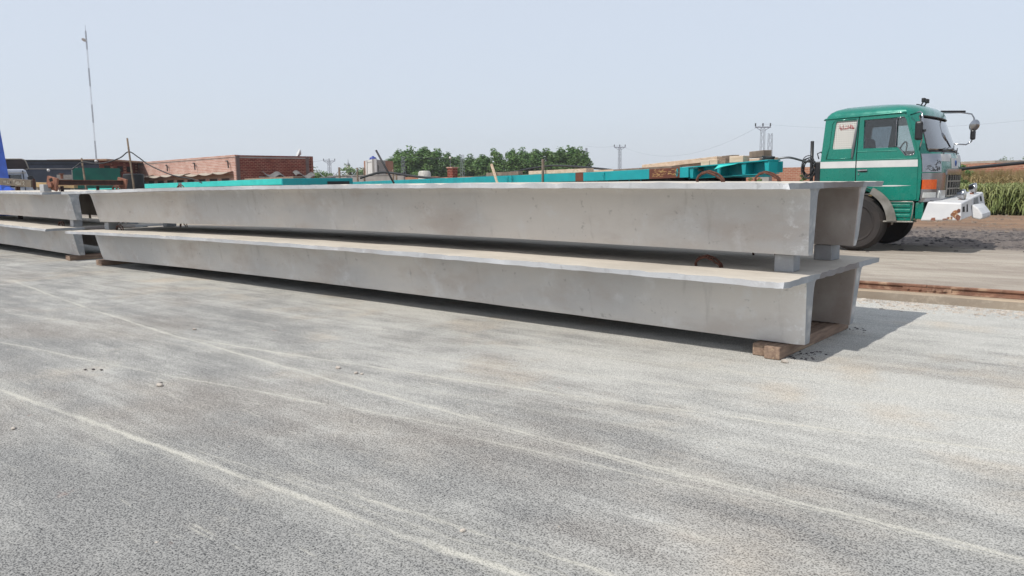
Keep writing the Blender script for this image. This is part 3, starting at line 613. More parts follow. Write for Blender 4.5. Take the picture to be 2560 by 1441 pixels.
# glass
MB().prism([(-1.95, 2.16), (-1.95, 2.655), (-1.425, 2.665), (-1.425, 2.16)], side, YS+.022, YS+.027).build('window', 'glass_dark', door)
MB().prism([(-1.405, 2.665), (-1.30, 2.67), (-1.265, 2.64), (-1.10, 2.06), (-1.12, 2.02), (-1.25, 2.015), (-1.36, 2.155), (-1.405, 2.165)], side, YS+.018, YS+.023).build('quarter_light', 'glass_clear', door)
vf = [(-1.412, 2.165), (-1.412, 2.665), (-1.30, 2.668)]; MB().tube([(a, p0-.001, c) for a, c in ((-1.30, 2.672), (-1.405, 2.662), (-1.412, 2.62), (-1.412, 2.18), (-1.36, 2.15), (-1.25, 2.012), (-1.13, 2.016), (-1.10, 2.05))], .008, 6).build('quarter_light_frame', 'chrome', door, smooth='all')
for yy in (YC+HWD-.027,):
    MB().prism(DW, side, yy, yy+.005).build('window', 'glass_clear', truck); MB().prism(QW, side, yy, yy+.005).build('window', 'glass_clear', truck)
# perforated white sheet in the quarter window with red hand lettering
q_ = NT('perforated_sheet'); co_ = q_.coord(scale=(33, 1, 26)); vo = q_.n('ShaderNodeTexVoronoi'); vo.inputs['Randomness'].default_value = 0; vo.inputs['Scale'].default_value = 1
q_.l(co_, vo.inputs['Vector']); M['perforated_sheet'] = q_.fin(q_.mix(q_.ramp(vo.outputs['Distance'], .22, .32), lin(120, 118, 114), lin(232, 230, 224)), .6)
pn = MB().prism(QW, side, YS+.006, YS+.012).build('window_sheet', 'perforated_sheet', qp)
def pen(strokes, fn, r, name, mat, par):
    b = MB()
    for st in strokes: b.tube([fn(*p) for p in st], r, 5)
    return b.build(name, mat, par, smooth='all')
U = [[(0, .3), (.02, .75), (.0, 1.0)], [(.03, .25), (.10, .2), (.13, .45), (.09, .6), (.06, .4), (.10, .25), (.2, .2), (.26, .22)], [(.24, .2), (.25, 1.0)], [(.30, .1), (.36, .25), (.35, .5)], [(.36, .22), (.42, .2), (.44, .42)],
     [(.44, .22), (.49, .2), (.51, .5)], [(.42, .72), (.45, .85), (.48, .72)], [(.51, .22), (.57, .22), (.58, .95)], [(.62, .3), (.64, .55), (.68, .5), (.63, .35)], [(.72, .2), (.73, 1.0)], [(.76, .2), (.78, .95)], [(.78, .22), (.84, .2), (.85, .85)], [(.85, .22), (.93, .18), (.97, .45), (.90, .6), (.88, .35), (1.0, .2)], [(.2, .62), (.23, .7)], [(.1, .05), (.16, .02)]]
pen(U, lambda u, v: (-2.385+u*.26, YS+.003, 2.50+v*.095), .0045, 'painted_lettering', 'red_ink', pn)
MB().tube([(-2.065, p0-.012, 2.68), (-2.085, p0-.02, 2.45), (-2.115, p0-.02, 2.2), (-2.135, p0-.016, 2.03), (-2.137, p0-.01, 1.965)], [.008, .02, .026, .02, .006], 8).build('drain_tube', 'grey_metal', truck, smooth='all')
# windscreen
def front(s0, s1, z0, z1, off, th, ns=12, nz=4, za=None):
    def f(u, v):
        s = s0+(s1-s0)*u; z = z0+(z1-z0)*v; zz = z+(za*(1-abs(s)) if za else 0); return (xf(s, zz)+off, YC+HWD*s, zz)
    return MB().grid(ns, nz, f, close=(-th, 0, 0))
wsn = front(-.93, .93, 2.05, 2.71, -.022, .006, 20, 6).build('windscreen', 'windscreen_glass', truck, smooth='all')
rub = [(xf(s, z)-.006, YC+HWD*s, z) for s, z in [(-.91+1.82*i/16, 2.065) for i in range(17)]+[(.92-.06*i/6, 2.08+.6*i/6) for i in range(7)]+[(.84-1.68*i/16, 2.69) for i in range(17)]+[(-.86-.06*i/6, 2.68-.6*i/6) for i in range(7)]]
MB().tube(rub, .014, 6).build('windscreen_seal', 'black_plastic', wsn, smooth='all')
for s0, s1 in ((-.62, -.15), (.1, .6)):
    pts = [(xf(s0, 2.03)+.02, YC+HWD*s0, 2.03), (xf(s0+.08, 2.08)+.03, YC+HWD*(s0+.1), 2.10), (xf(s1, 2.18)+.02, YC+HWD*s1, 2.16)]
    wp = MB().tube(pts, .009, 6).build('wiper', 'black_plastic', truck); MB().beam((xf(s0+.02, 2.1)+.015, YC+HWD*(s0+.02), 2.085), (xf(s1+.2, 2.13)+.015, YC+HWD*(s1+.2), 2.13), .012, .02).build('blade', 'black_plastic', wp)
# roof gutter, roof lamps
gut = [p for p in ring(2.735)]; gp = [Vector(p) for p in gut[28:]+gut[:1]]
b = MB(); b.tube([(-2.66, YC+HWD, 2.70), (-2.66, YS-.0, 2.70), (-2.63, YS-.02, 2.715), (-1.9, YS-.022, 2.735), (-1.34, YS-.022, 2.752), (-1.27, YS-.01, 2.75)], .014, 6).build('roof_gutter', 'green_paint', truck, smooth='all')
for y in (9.18, 9.42):
    lp = MB().box(-1.30, -1.24, y-.055, y+.055, 3.0, 3.075).build('roof_lamp', 'dark_steel', truck, bevel=.01); MB().beam((-1.34, y, 2.90), (-1.28, y, 3.005), .02, .02).build('bracket', 'dark_steel', lp)
MB().beam((-1.34, 9.0, 2.952), (-1.34, 9.55, 2.952), .03, .02).build('lamp_bar', 'dark_steel', truck)
# front face trim
for sg in (-1, 1):
    a, c = (-1.0, -.70) if sg < 0 else (.70, 1.0)
    cp = front(a, c, 1.715, 2.03, .010, .018, 8, 4).build('corner_panel', 'chrome', truck, smooth=True)
    if sg < 0:
        rnd = random.Random(3); st = []
        for k_ in range(13):
            s_ = rnd.uniform(-.96, -.76); z_ = rnd.uniform(1.75, 1.90); pl = []
            for t in range(6): s_ = min(max(s_+rnd.uniform(-.035, .035), -.975), -.73); z_ = min(max(z_+rnd.uniform(-.035, .035), 1.735), 1.92); pl.append((s_, z_))
            st.append(pl)
        pen(st, lambda s_, z_: (xf(s_, z_)+.012, YC+HWD*s_, z_), .005, 'engraving', 'engraved', cp)
    a, c = (-1.0, -.47) if sg < 0 else (.47, 1.0)
    bz = front(a, c, 1.235, 1.70, .012, .02, 12, 4).build('lamp_bezel', 'chrome', truck, smooth=True)
    s_ = lambda p, q: (p, q) if sg < 0 else (-q, -p)
    front(*s_(-1.0, -.83), 1.42, 1.585, .03, .03, 6, 3).build('indicator', 'orange_lens', bz, smooth=True)
    front(*s_(-.985, -.82), 1.275, 1.365, .026, .02, 6, 2).build('side_lamp', 'clear_lens', bz, smooth=True)
    front(*s_(-.76, -.53), 1.265, 1.395, .030, .03, 6, 2).build('headlight', 'clear_lens', bz, smooth=True)
front(-.70, -.22, 1.955, 2.03, .006, .01, 8, 2).build('cream_band', 'white_paint', truck, smooth=True)
front(-.72, -.30, 1.90, 1.96, .007, .01, 8, 2).build('cream_band', 'white_paint', truck, smooth=True)
front(.22, .70, 1.9, 2.03, .006, .01, 8, 2).build('cream_band', 'white_paint', truck, smooth=True)
bp = front(-.22, .24, 1.78, 1.96, .012, .014, 8, 3).build('badge_plate', 'white_paint', truck, smooth=True)
MB().lathe([(.055, 0), (.05, .015), (.03, .018)], (xf(0, 1.87)+.008, YC+.02, 1.87), (1, 0, 0), 20).build('badge', 'seat_blue', bp, smooth=True)
gr = front(-.47, .47, 1.30, 1.70, .010, .02, 12, 4).build('grille', 'black_hole', truck)
front(-.52, .50, 1.665, 1.765, .030, .03, 12, 2).build('grille_header', 'chrome', truck, smooth=True)
front(-1.0, 1.0, 1.20, 1.262, .024, .03, 20, 2).build('grille_sill', 'chrome', truck, smooth=True)
for z in (1.282, 1.41, 1.54): front(-.47, .47, z, z+.026, .03, .03, 12, 1).build('grille_bar', 'aluminium', gr, smooth=True)
for i in range(7):
    s = -.465+.93*i/6; front(s-.012, s+.012, 1.27, 1.68, .028, .03, 1, 4).build('grille_bar', 'aluminium', gr)
for z in (1.335, 1.372, 1.462, 1.50, 1.592, 1.63): front(-.45, .45, z, z+.010, .018, .01, 12, 1).build('grille_slat', 'dark_steel', gr)
# mirrors
mr = MB().tube([(-1.20, YS-.0, 2.70), (-1.02, YS-.14, 2.735), (-.98, YS-.19, 2.71), (-.96, YS-.2, 2.60), (-.96, YS-.2, 2.24), (-.98, YS-.18, 2.17), (-1.03, YS-.005, 2.10)], .013, 8).build('mirror_arm', 'chrome', truck, smooth='all')
b = MB(); b.box(-1.06, -.94, YS-.29, YS-.20, 2.25, 2.57); b.build('mirror', 'black_plastic', mr, bevel=.035)
MB().beam((-.96, YS-.21, 2.41), (-.90, YS-.2, 2.41), .03, .04).build('mirror_clamp', 'black_plastic', mr)
YF = YC+HWD
m2 = MB().tube([(-1.18, YF-.15, 2.86), (-.86, YF+.05, 2.855), (-.70, YF+.12, 2.82), (-.655, YF+.13, 2.74), (-.655, YF+.13, 2.42), (-.68, YF+.13, 2.30), (-.76, YF+.1, 2.245), (-.96, YF-.06, 2.26)], .014, 8).build('mirror_arm', 'chrome', truck, smooth='all')
MB().tube([(-1.18, YF-.15, 2.885), (-.80, YF+.07, 2.872)], .018, 8).build('mirror_stay', 'black_plastic', m2)
b = MB(); b.lathe([(.02, -.03), (.10, -.02), (.115, .0), (.10, .02), (.03, .045)], (-.64, YF+.10, 2.60), (.75, -.6, -.25), 20); b.build('convex_mirror', 'chrome', m2, smooth=True)
b = MB(); b.box(-.70, -.62, YF+.06, YF+.2, 2.33, 2.52); b.build('mirror', 'black_plastic', m2, bevel=.03)
# wheels
def wheel(par, cx, y0, sgn, zc=.82, r=.52, wd=.27, cat=None):
    """y0 = outer face, sgn = outward direction in y"""
    ax = (0, sgn, 0); c = (cx, y0, zc)
    wl = MB().lathe([(.10, -wd), (.30, -wd+.02), (.305, -.03), (.29, -.015), (.275, -.02), (.265, -.10), (.16, -.13), (.15, -.07), (.09, -.05), (.085, .0), (.03, .01)], c, ax, 40).build('wheel', 'rust_dark', par, smooth=True)
    pr = [(.30, -.012), (.31, -.004), (.325, .004), (.33, .012), (.345, .012), (.35, .004), (.40, .010), (.44, .008), (.445, .016), (.46, .014), (.465, .002), (.485, -.008), (.500, -.03), (.512, -.05), (.517, -.06), (.517, -.095), (.508, -.10), (.508, -.11), (.518, -.115), (.518, -.155), (.508, -.16), (.508, -.17), (.517, -.175), (.517, -.21), (.50, -.24), (.47, -wd), (.31, -wd+.01)]
    MB().lathe([(q*r/.52, h) for q, h in pr], c, ax, 72).build('tyre', 'black_rubber', wl, smooth=True)
    b = MB()
    for i in range(72):
        a = 2*math.pi*i/72; d = Vector((math.cos(a), 0, math.sin(a))); p = Vector(c)+d*(.497*r/.52); b.beam(p+Vector((0, sgn*-.052, 0)), p+Vector((0, sgn*-.012, 0))-d*.018, .020, .018, up=d)
    b.build('shoulder_tread', 'black_rubber', wl)
    return wl
wheel(truck, -2.07, YS+.04, -1); wheel(truck, -2.07, YF-.04, 1)
for x in (-5.0, -6.3):
    wheel(truck, x, YS+.04, -1); wheel(truck, x, YF-.04, 1)
ch = MB()
for y in (YC-.43, YC+.35): ch.box(-7.0, -.95, y, y+.08, .98, 1.24)
for x in (-6.9, -5.7, -4.4, -3.2): ch.box(x, x+.1, YC-.36, YC+.36, 1.0, 1.2)
ch.build('chassis', 'dark_steel', truck)
for x in (-2.07, -5.0, -6.3): MB().tube([(x, YS+.25, .82), (x, YF-.25, .82)], .075, 10).build('axle', 'dark_steel', truck)
MB().lathe([(.48, 0), (.48, .06), (.4, .08)], (-5.4, YC, 1.26), (0, 0, 1), 28).build('fifth_wheel', 'dark_steel', truck)
# wheel arch, step
b = MB()
def fen(u, v):
    a = R(-4+190*u); r_ = .60+.055*math.sin(v*math.pi/2); y = YS-.04+.34*(1-v) if v < 1 else YS-.045
    return (-2.07+r_*math.cos(a)*1.0, YS-.05+(.36*(1-v)), .84+(r_-.0)*math.sin(a))
b.grid(26, 5, fen, close=(0, .006, 0)); b.build('wheel_arch', 'aluminium', truck, smooth=True)
b = MB()
def flap(u, v):
    a = R(2+60*u); r_ = .575+.165*v*(1-.25*u); return (-2.07+r_*math.cos(a), YS-.052-.006*math.sin(9*u), .84+r_*math.sin(a))
b.grid(12, 3, flap, close=(0, .008, 0)); b.build('arch_trim', 'aluminium', truck, smooth=True)
sp_ = MB().box(-1.50, -1.08, YS+.02, YS+.3, .87, 1.20).build('step_box', 'green_paint', truck, bevel=.01)
for z in (.93, 1.02, 1.11): MB().box(-1.44, -1.13, YS+.004, YS+.018, z, z+.05).build('step_rib', 'green_paint', sp_, bevel=.008)
MB().box(-1.56, -1.07, YS-.03, YS+.25, .842, .866).build('step_tread', 'aluminium', sp_, bevel=.004)
MB().tube([(-1.53, YS-.02, 1.205), (-1.09, YS-.02, 1.208), (-1.075, YS-.02, 1.19), (-1.085, YS-.02, 1.0), (-1.11, YS-.02, .86)], .011, 6).build('step_rail', 'aluminium', sp_, smooth='all')
MB().box(-1.06, -.93, YS+.03, YS+.4, .9, 1.2).build('corner_valance', 'green_paint', truck, bevel=.02)
MB().box(-1.1, -.80, YS+.12, YF-.12, .95, 1.215).build('radiator_guard', 'black_hole', truck)
# bumper
bv = [(-.96, 8.03, .875), (-.33, 8.00, .895), (-.33, 10.25, .985), (-.96, 10.25, .985), (-.86, 8.04, 1.205), (-.34, 8.02, 1.185), (-.40, 10.24, 1.335), (-.80, 10.24, 1.35)]
bu = MB().add(bv, [(0,3,2,1),(4,5,6,7),(0,1,5,4),(1,2,6,5),(2,3,7,6),(3,0,4,7)]).build('front_bumper', 'bumper_white', truck, bevel=.02)
def bfr(y, z, off=.0): # point on bumper front
    t = (y-8.0)/2.24; zt = 1.185+.15*t; zb_ = .895+.09*t; x = -.33+(-.01-.06*t)*(z-zb_)/(zt-zb_); return Vector((x+off, y, z))
def bpl(y0, y1, z0, z1, off, name, mat): return MB().add([bfr(y0, z0, off), bfr(y1, z0, off), bfr(y1, z1, off), bfr(y0, z1, off), bfr(y0, z0, -.02), bfr(y1, z0, -.02), bfr(y1, z1, -.02), bfr(y0, z1, -.02)], [(0,1,2,3),(7,6,5,4),(0,4,5,1),(1,5,6,2),(2,6,7,3),(3,7,4,0)]).build(name, mat, bu)
bpl(8.12, 8.30, 1.03, 1.12, .003, 'tow_hole', 'black_hole'); bpl(8.50, 8.58, 1.02, 1.15, .003, 'tow_hole', 'black_hole'); bpl(9.2, 9.55, 1.14, 1.25, .012, 'number_plate', 'grey_metal'); bpl(9.85, 9.98, 1.17, 1.26, .003, 'tow_hole', 'black_hole')
b = MB(); b.add([(-.34, 8.0, .90), (-.332, 8.25, .90), (-.325, 8.28, 1.0), (-.33, 8.2, 1.08), (-.345, 8.05, 1.1), (-.36, 7.997, 1.06)], [(0,1,2,3,4,5)])
rnd = random.Random(21)
for i_, (cx_, cz_, rx_, rz_) in enumerate(((-.43, 1.0, .07, .075), (-.38, .94, .045, .05), (-.50, .93, .05, .028), (-.37, 1.06, .03, .035), (-.57, .915, .05, .012))):
    MB().prism([(cx_+rx_*rnd.uniform(.6, 1.1)*math.cos(t*.524), cz_+rz_*rnd.uniform(.6, 1.1)*math.sin(t*.524)) for t in range(12)], side, 8.003-.0012*i_, 8.02).build('rust_patch', 'rust_flake' if i_ in (0, 2) else 'rust', bu)
MB().prism([(-.80, .885), (-.72, .885), (-.73, .935), (-.78, .93)], side, 8.012, 8.024).build('rust_patch', 'rust', bu)
for y0_, y1_, xt in ((8.95, 9.42, -.17), (9.47, 9.95, -.20)):
    MB().prism([(-.345, .90), (xt-.04, .865), (xt, .90), (xt-.01, .97), (xt-.08, 1.07), (-.345, 1.14)], side, y0_, y1_).build('bumper_lip', 'bumper_white', bu, bevel=.02)
for (x, y, z) in ((-.42, 8.62, 1.32), (-.45, 9.75, 1.42)):
    fl = MB().lathe([(.03, -.11), (.06, -.10), (.085, -.04), (.095, .0), (.09, .015), (.08, .016)], (x, y, z), (1, -.05, .05), 24).build('fog_lamp', 'chrome', bu, smooth=True)
    MB().lathe([(.079, .017), (.05, .024), (.01, .028)], (x, y, z), (1, -.05, .05), 20).build('lens', 'clear_lens', fl, smooth=True); MB().beam((x-.05, y, z-.085), (x-.05, y, z-.17), .05, .06).build('bracket', 'rust', fl)
# cabin furniture
for y in (YC-.55, YC+.45):
    st_ = MB().box(-2.25, -1.80, y-.25, y+.25, 1.55, 1.72).build('seat', 'seat_blue', truck, bevel=.05)
    MB().beam((-2.18, y, 1.68), (-2.33, y, 2.40), .46, .13, up=(1, 0, 0)).build('seat_back', 'seat_blue', st_, bevel=.05)
MB().box(-1.35, -.98, YC-1.0, YC+1.0, 1.7, 2.03).build('dashboard', 'dark_steel', truck, bevel=.06)
sw = MB(); c = Vector((-1.46, YC-.52, 2.07)); sw.tube([c+Vector((.11*math.sin(t*.2618)*.5, .23*math.cos(t*.2618), .20*math.sin(t*.2618))) for t in range(25)], .014, 6); sw.tube([c, c+Vector((.25, 0, -.3))], .02, 6); sw.build('steering_wheel', 'black_plastic', truck, smooth='all')
MB().box(-2.62, -2.56, YC-1.0, YC+1.0, 1.35, 2.05).build('rear_lining', 'seat_blue', truck)
# gear behind the cab
MB().tube([(-2.93, 8.22, 1.0), (-2.94, 8.22, 2.34)], .032, 10).build('exhaust_stack', 'black_plastic', truck, smooth='all')
MB().box(-2.86, -2.74, 8.15, 9.9, 1.5, 1.95).build('air_tank_frame', 'black_plastic', truck, bevel=.02)
rnd = random.Random(9); b = MB()
for i in range(9):
    cx, cz, rr = -2.98+rnd.uniform(-.03, .03), 1.86+rnd.uniform(-.06, .04), rnd.uniform(.12, .19)
    b.tube([(cx+rr*.7*math.cos(t*.3307), 8.16+.03*math.sin(t*.66+i), cz+rr*math.sin(t*.3307)*1.1) for t in range(20)], .009, 5)
b.build('cable_coil', 'cable_black', truck, smooth='all')
MB().tube([(-2.8, 8.2, 2.0), (-2.83, 8.2, 2.1), (-2.78, 8.25, 2.13), (-2.74, 8.3, 2.05)], .012, 6).build('air_hose', 'cable_black', truck, smooth='all')

# ================================================================== TEAL FLATBED TRAILER behind the stack
class Frame:
    def __init__(s, p0, ang): a = R(ang); s.p = Vector((p0[0], p0[1], 0)); s.a = Vector((-math.cos(a), -math.sin(a), 0)); s.l = Vector((-math.sin(a), math.cos(a), 0))
    def __call__(s, u, l, z): q = s.p+s.a*u+s.l*l; return Vector((q.x, q.y, z))
FT = Frame((-3.5, 7.5), -21)
ZTOP = [(0, 2.0), (.5, 1.995), (1.5, 1.95), (2.2, 1.925), (3.7, 1.905), (6.4, 1.885), (10, 1.878), (16, 1.866), (23, 1.85), (27, 1.838)]
zt_ = lambda u: interp(u, ZTOP)
tr = thing('flatbed_trailer', tuple(FT(4, 1.2, .3)), 'long teal flatbed trailer with brown patches loaded with planks behind the girders', 'trailer')
def rail_part(u0, u1, l0, l1, dz0, dz1, name, mat, par, n=None, **kw):
    n = n or max(1, int((u1-u0)/1.0)); b = MB()
    for i in range(n+1):
        u = u0+(u1-u0)*i/n; z = zt_(u)
        for (l, dz) in ((l0, dz0), (l1, dz0), (l1, dz1), (l0, dz1)): b.v.append(FT(u, l, z+dz))
    for i in range(n):
        for j in range(4): b.f.append((i*4+j, i*4+(j+1) % 4, i*4+4+(j+1) % 4, i*4+4+j))
    b.f += [(0, 1, 2, 3), (n*4+3, n*4+2, n*4+1, n*4)]
    return b.build(name, mat, par, **kw)
secs = [(2.22, 2.5, 'teal_paint'), (2.5, 3.55, 'brown_primer'), (3.55, 6.25, 'teal_paint'), (6.25, 6.62, 'brown_primer'), (6.62, 10.1, 'teal_paint'), (10.15, 16.5, 'teal_paint'), (16.52, 27, 'teal_paint')]
for (u0, u1, mt) in secs:
    o = rail_part(u0, u1-.004, 0, .14, -.225, 0, 'side_rail', mt, tr, bevel=.01)
    if mt == 'brown_primer' and u1-u0 > .5:
        rnd = random.Random(5); b = MB()
        for i in range(46):
            u = rnd.uniform(u0+.08, u1-.12); z = zt_(u)-rnd.uniform(.03, .18); ln = rnd.uniform(.02, .12); b.beam(FT(u, -.002, z), FT(u-ln, -.002, z+rnd.uniform(-.012, .02)), .005, rnd.uniform(.006, .013))
        b.build('scraped_paint', 'scratch_cream', o)
rail_part(2.22, 27, 2.3, 2.44, -.225, 0, 'side_rail', 'teal_paint', tr)
rail_part(2.0, 27, .145, 2.295, -.10, -.05, 'deck', 'timber_grey', tr)
for u in (2.55, 5.3, 10.05, 10.35):  # lashing rings
    z = zt_(u)-.07; rg = MB().beam(FT(u, -.015, z+.045), FT(u, -.015, z-.015), .035, .03, up=FT.l).build('ring_lug', 'teal_paint', tr, bevel=.006)
    MB().tube([FT(u+.035*math.cos(t)*(.9 if math.sin(t) > 0 else .7), -.028, z-.06+.062*math.sin(t)) for t in [i*.4833 for i in range(14)]], .008, 6).build('lashing_ring', 'teal_paint', rg, smooth='all')
for u in [3.9+.45*i for i in range(7)]:
    MB().box(0, 0, 0, 0, 0, 0)
    MB().beam(FT(u, .05, zt_(u)-.222), FT(u, .05, zt_(u)-.26), .02, .02).build('under_hook', 'teal_paint', tr)
# gooseneck: wide top flange over recessed web with stiffeners
def neckbox(u0, u1, l0, l1, zb0, zb1, top, name, mat, bevel=0):
    b = MB(); z0, z1 = zt_(u0), zt_(u1)
    vs = [FT(u0, l0, zb0), FT(u0, l1, zb0), FT(u0, l1, z0+top), FT(u0, l0, z0+top), FT(u1, l0, zb1), FT(u1, l1, zb1), FT(u1, l1, z1+top), FT(u1, l0, z1+top)]
    return b.add(vs, [(0,1,2,3),(7,6,5,4),(0,4,5,1),(1,5,6,2),(2,6,7,3),(3,7,4,0)]).build(name, mat, tr, bevel=bevel)
for l0, sg in ((0.02, 1),):
    neckbox(0, 2.2, l0+sg*.22, l0+sg*.26, 1.76, 1.69, -.02, 'neck_web', 'teal_paint')
    neckbox(-.01, 2.21, l0-sg*.04 if sg > 0 else l0-.30, l0+.30 if sg > 0 else l0+.04, 1.978, 1.903, 0, 'neck_flange', 'teal_paint', .004)
    neckbox(-.01, 2.21, l0-.02 if sg > 0 else l0-.28, l0+.28 if sg > 0 else l0+.02, 1.735, 1.672, -.25, 'neck_lower_flange', 'teal_paint', .004)
    for u in (.03, .62, 1.30, 2.12):
        zt2 = zt_(u); zb2 = 1.755-.03*u
        b = MB(); b.add([FT(u-.03, l0, zb2), FT(u+.05, l0, zb2), FT(u+.05, l0+sg*.22, zb2), FT(u-.03, l0+sg*.22, zb2), FT(u-.05, l0-sg*.01, zt2-.03), FT(u+.07, l0-sg*.01, zt2-.03), FT(u+.07, l0+sg*.22, zt2-.03), FT(u-.05, l0+sg*.22, zt2-.03)], [(0,3,2,1),(4,5,6,7),(0,1,5,4),(1,2,6,5),(2,3,7,6),(3,0,4,7)])
        b.build('stiffener', 'teal_paint', tr)
neckbox(1.25, 2.2, .95, 1.05, 1.72, 1.69, -.03, 'neck_inner_web', 'teal_paint'); neckbox(.02, .3, .27, .42, 1.76, 1.75, -.03, 'neck_cross_beam', 'teal_paint'); neckbox(1.9, 2.2, .3, 2.1, 1.69, 1.69, -.03, 'neck_cross_beam', 'teal_paint')
MB().add([FT(1.28, -.03, zt_(1.3)-.02), FT(.75, -.03, zt_(.8)-.03), FT(.72, -.16, zt_(.8)-.05), FT(1.0, -.17, zt_(1)-.07), FT(1.3, -.13, zt_(1.3)-.11), FT(1.28, .1, zt_(1.3)-.015), FT(.75, .1, zt_(.8)-.025)], [(0, 1, 2, 3, 4), (0, 5, 6, 1)]).build('bent_cover', 'turquoise_paint', tr)
bm_ = MB()
for u in (3.0, 8.0, 14.0, 20.0, 26.0): bm_.beam(FT(u, .1, 1.60), FT(u, 2.3, 1.58), .16, .16)
for l in (.7, 1.7): bm_.beam(FT(2.3, l, 1.62), FT(27, l, 1.56), .14, .3)
bm_.build('under_frame', 'dark_steel', tr)
for u in (19.5, 21, 22.5):
    for l, sg in ((.35, -1), (2.1, 1)):
        c = FT(u, l, .78); wl = MB().lathe([(.1, -.25), (.28, -.24), (.28, -.02), (.1, -.06), (.05, 0)], c, FT.l*sg, 24).build('wheel', 'rust_dark', tr, smooth=True)
        MB().lathe([(.27, 0), (.42, .01), (.48, -.04), (.48, -.22), (.3, -.25)], c, FT.l*sg, 36).build('tyre', 'black_rubber', wl, smooth=True)
for l in (.5, 1.9): MB().beam(FT(4.5, l, .3), FT(4.5, l, 1.7), .12, .12).build('landing_leg', 'dark_steel', tr)

def plank(F, u0, u1, l0, l1, z0, z1, wd, ht, label, mat='timber_pale', name='plank', group='planks loaded on the teal trailer', cat='plank'):
    p = F(u0, l0, z0+ht/2); q = F(u1, l1, z1+ht/2); mid = (p+q)/2; mid.z -= ht/2
    o = MB().beam(p, q, wd, ht).build(name, mat, origin=mid, bevel=.006); return tag(o, label, cat, group)
D_ = lambda u: zt_(u)+.002
plank(FT, .62, 3.9, .9, .55, D_(.6)+.01, D_(3.9)+.03, .22, .07, 'long pale plank reaching out over the trailer neck')
plank(FT, 1.9, 4.45, .62, .62, D_(1.9)+.10, D_(4.45)+.03, .24, .10, 'thick pale board on top of the pile near the neck')
plank(FT, 6.3, 9.2, .25, .18, D_(6.3)+.005, D_(9.2)+.005, .24, .10, 'thick pale board with a dark end lying in mid trailer')
plank(FT, 5.2, 10.0, .8, .7, D_(5.2), D_(10), .3, .06, 'thin pale plank under the thick mid trailer board')
plank(FT, 9.75, 12.0, .10, .16, D_(9.75)+.004, D_(12)+.004, .16, .11, 'rough brown log end lying at the trailer edge', 'timber_grey', 'log')
plank(FT, 3.0, 5.4, .35, .5, D_(3), D_(5.4), .3, .05, 'dark grey board tapering toward mid trailer', 'timber_grey')
for i, (u, l, h, rz, w_, lab, mt) in enumerate(((1.95, .30, .11, .2, .22, 'square pale timber block on the trailer edge, left of three', 'timber_pale'), (1.62, .25, .11, 0, .22, 'square pale timber block on the trailer edge, middle of three', 'timber_pale'),
        (1.33, .22, .11, -.1, .2, 'reddish timber block on the trailer edge, right of three', 'timber'), (.98, .24, .13, .1, .34, 'long pale offcut leaning at the trailer neck', 'timber_pale'))):
    p = FT(u, l, zt_(u)+.004); o = MB().box(-w_/2, w_/2, -.1, .1, 0, h).build('timber_block', mt, bevel=.008); o.location = p; o.rotation_euler = (0, 0, R(-21)+rz); tag(o, lab, 'timber block', 'timber blocks on the trailer neck')
for (u, l, z, w_, h, lab) in ((1.75, .75, .11, .30, .10, 'dark topmost timber block of the pile on the neck'), (.72, .55, .085, .40, .13, 'grey weathered timber block nearest the truck')):
    p = FT(u, l, zt_(u)+z); o = MB().box(-w_/2, w_/2, -.11, .11, 0, h).build('timber_block', 'timber_grey', bevel=.01); o.location = p; o.rotation_euler = (R(1), R(-2), R(-24)); tag(o, lab, 'timber block', 'timber blocks on the trailer neck')
tag(MB().beam(FT(11.0, -.02, 1.62), FT(11.42, -.02, 2.25), .065, .065).build('stake', 'timber_pale', bevel=.005), 'pale wooden stake leaning at the trailer side', 'stake')
tag(MB().beam(FT(8.25, -.02, 1.60), FT(8.23, -.02, 2.30), .065, .05).build('stake', 'timber_grey', bevel=.005), 'upright dark wooden stake at the trailer side before the trees', 'stake')
def arc_hose(pts, r, name, mat, label, cat): return tag(MB().tube(pts, r, 8).build(name, mat, smooth='all'), label, cat)
def smooth_pts(P, n=8):
    out = []
    for i in range(len(P)-1):
        a, b_, c, d = P[max(i-1, 0)], P[i], P[i+1], P[min(i+2, len(P)-1)]
        for k_ in range(n):
            t = k_/n; out.append(.5*((2*b_)+(c-a)*t+(2*a-5*b_+4*c-d)*t*t+(3*b_-a-3*c+d)*t**3))
    return out+[P[-1]]
arc_hose(smooth_pts([FT(14.5, .7, 1.86), FT(12.0, .8, 1.98), FT(9.8, .9, 2.13), FT(8.6, .9, 2.12), FT(6.6, .8, 1.99), FT(5.6, .7, 1.9)]), .028, 'bent_pipe', 'cable_black', 'dark bent pipe arching over the mid trailer planks', 'pipe')
arc_hose(smooth_pts([at(900, 446, 36), at(925, 438, 36), at(958, 431, 35.5), at(1000, 436, 35), at(1050, 443, 34), at(1110, 448, 33)]), .055, 'black_hose', 'cable_black', 'thick black hose arching above the far end of the teal trailer', 'hose')
arc_hose(smooth_pts([FT(-.1, .15, 2.02), FT(-.25, .3, 2.03), Vector((-3.05, 8.1, 1.97)), Vector((-2.86, 8.2, 1.94))]), .02, 'air_line', 'grey_metal', 'grey air line running from the trailer neck to the truck', 'hose')
b = MB(); rnd = random.Random(4)
for i in range(6):
    p = FT(.18, .2, 2.015+.010*i); rr = rnd.uniform(.09, .16); b.tube([p+Vector((rr*math.cos(t*.33), rr*.5*math.sin(t*.33), .012*math.sin(t*.33+i))) for t in range(20)], .012, 5)
tag(b.build('rope_coil', 'cable_black', smooth='all'), 'dark coil of rope on the front tip of the trailer neck', 'rope')
# bar standing on the front stack
p = at(985, 459, 11.75); q = at(940, 376, 11.75)
tag(MB().tube([p, q], .015, 8).build('steel_bar', 'cable_black', smooth='all'), 'dark thin steel bar leaning up from the top slab of the front stack', 'bar')
MB_ = None

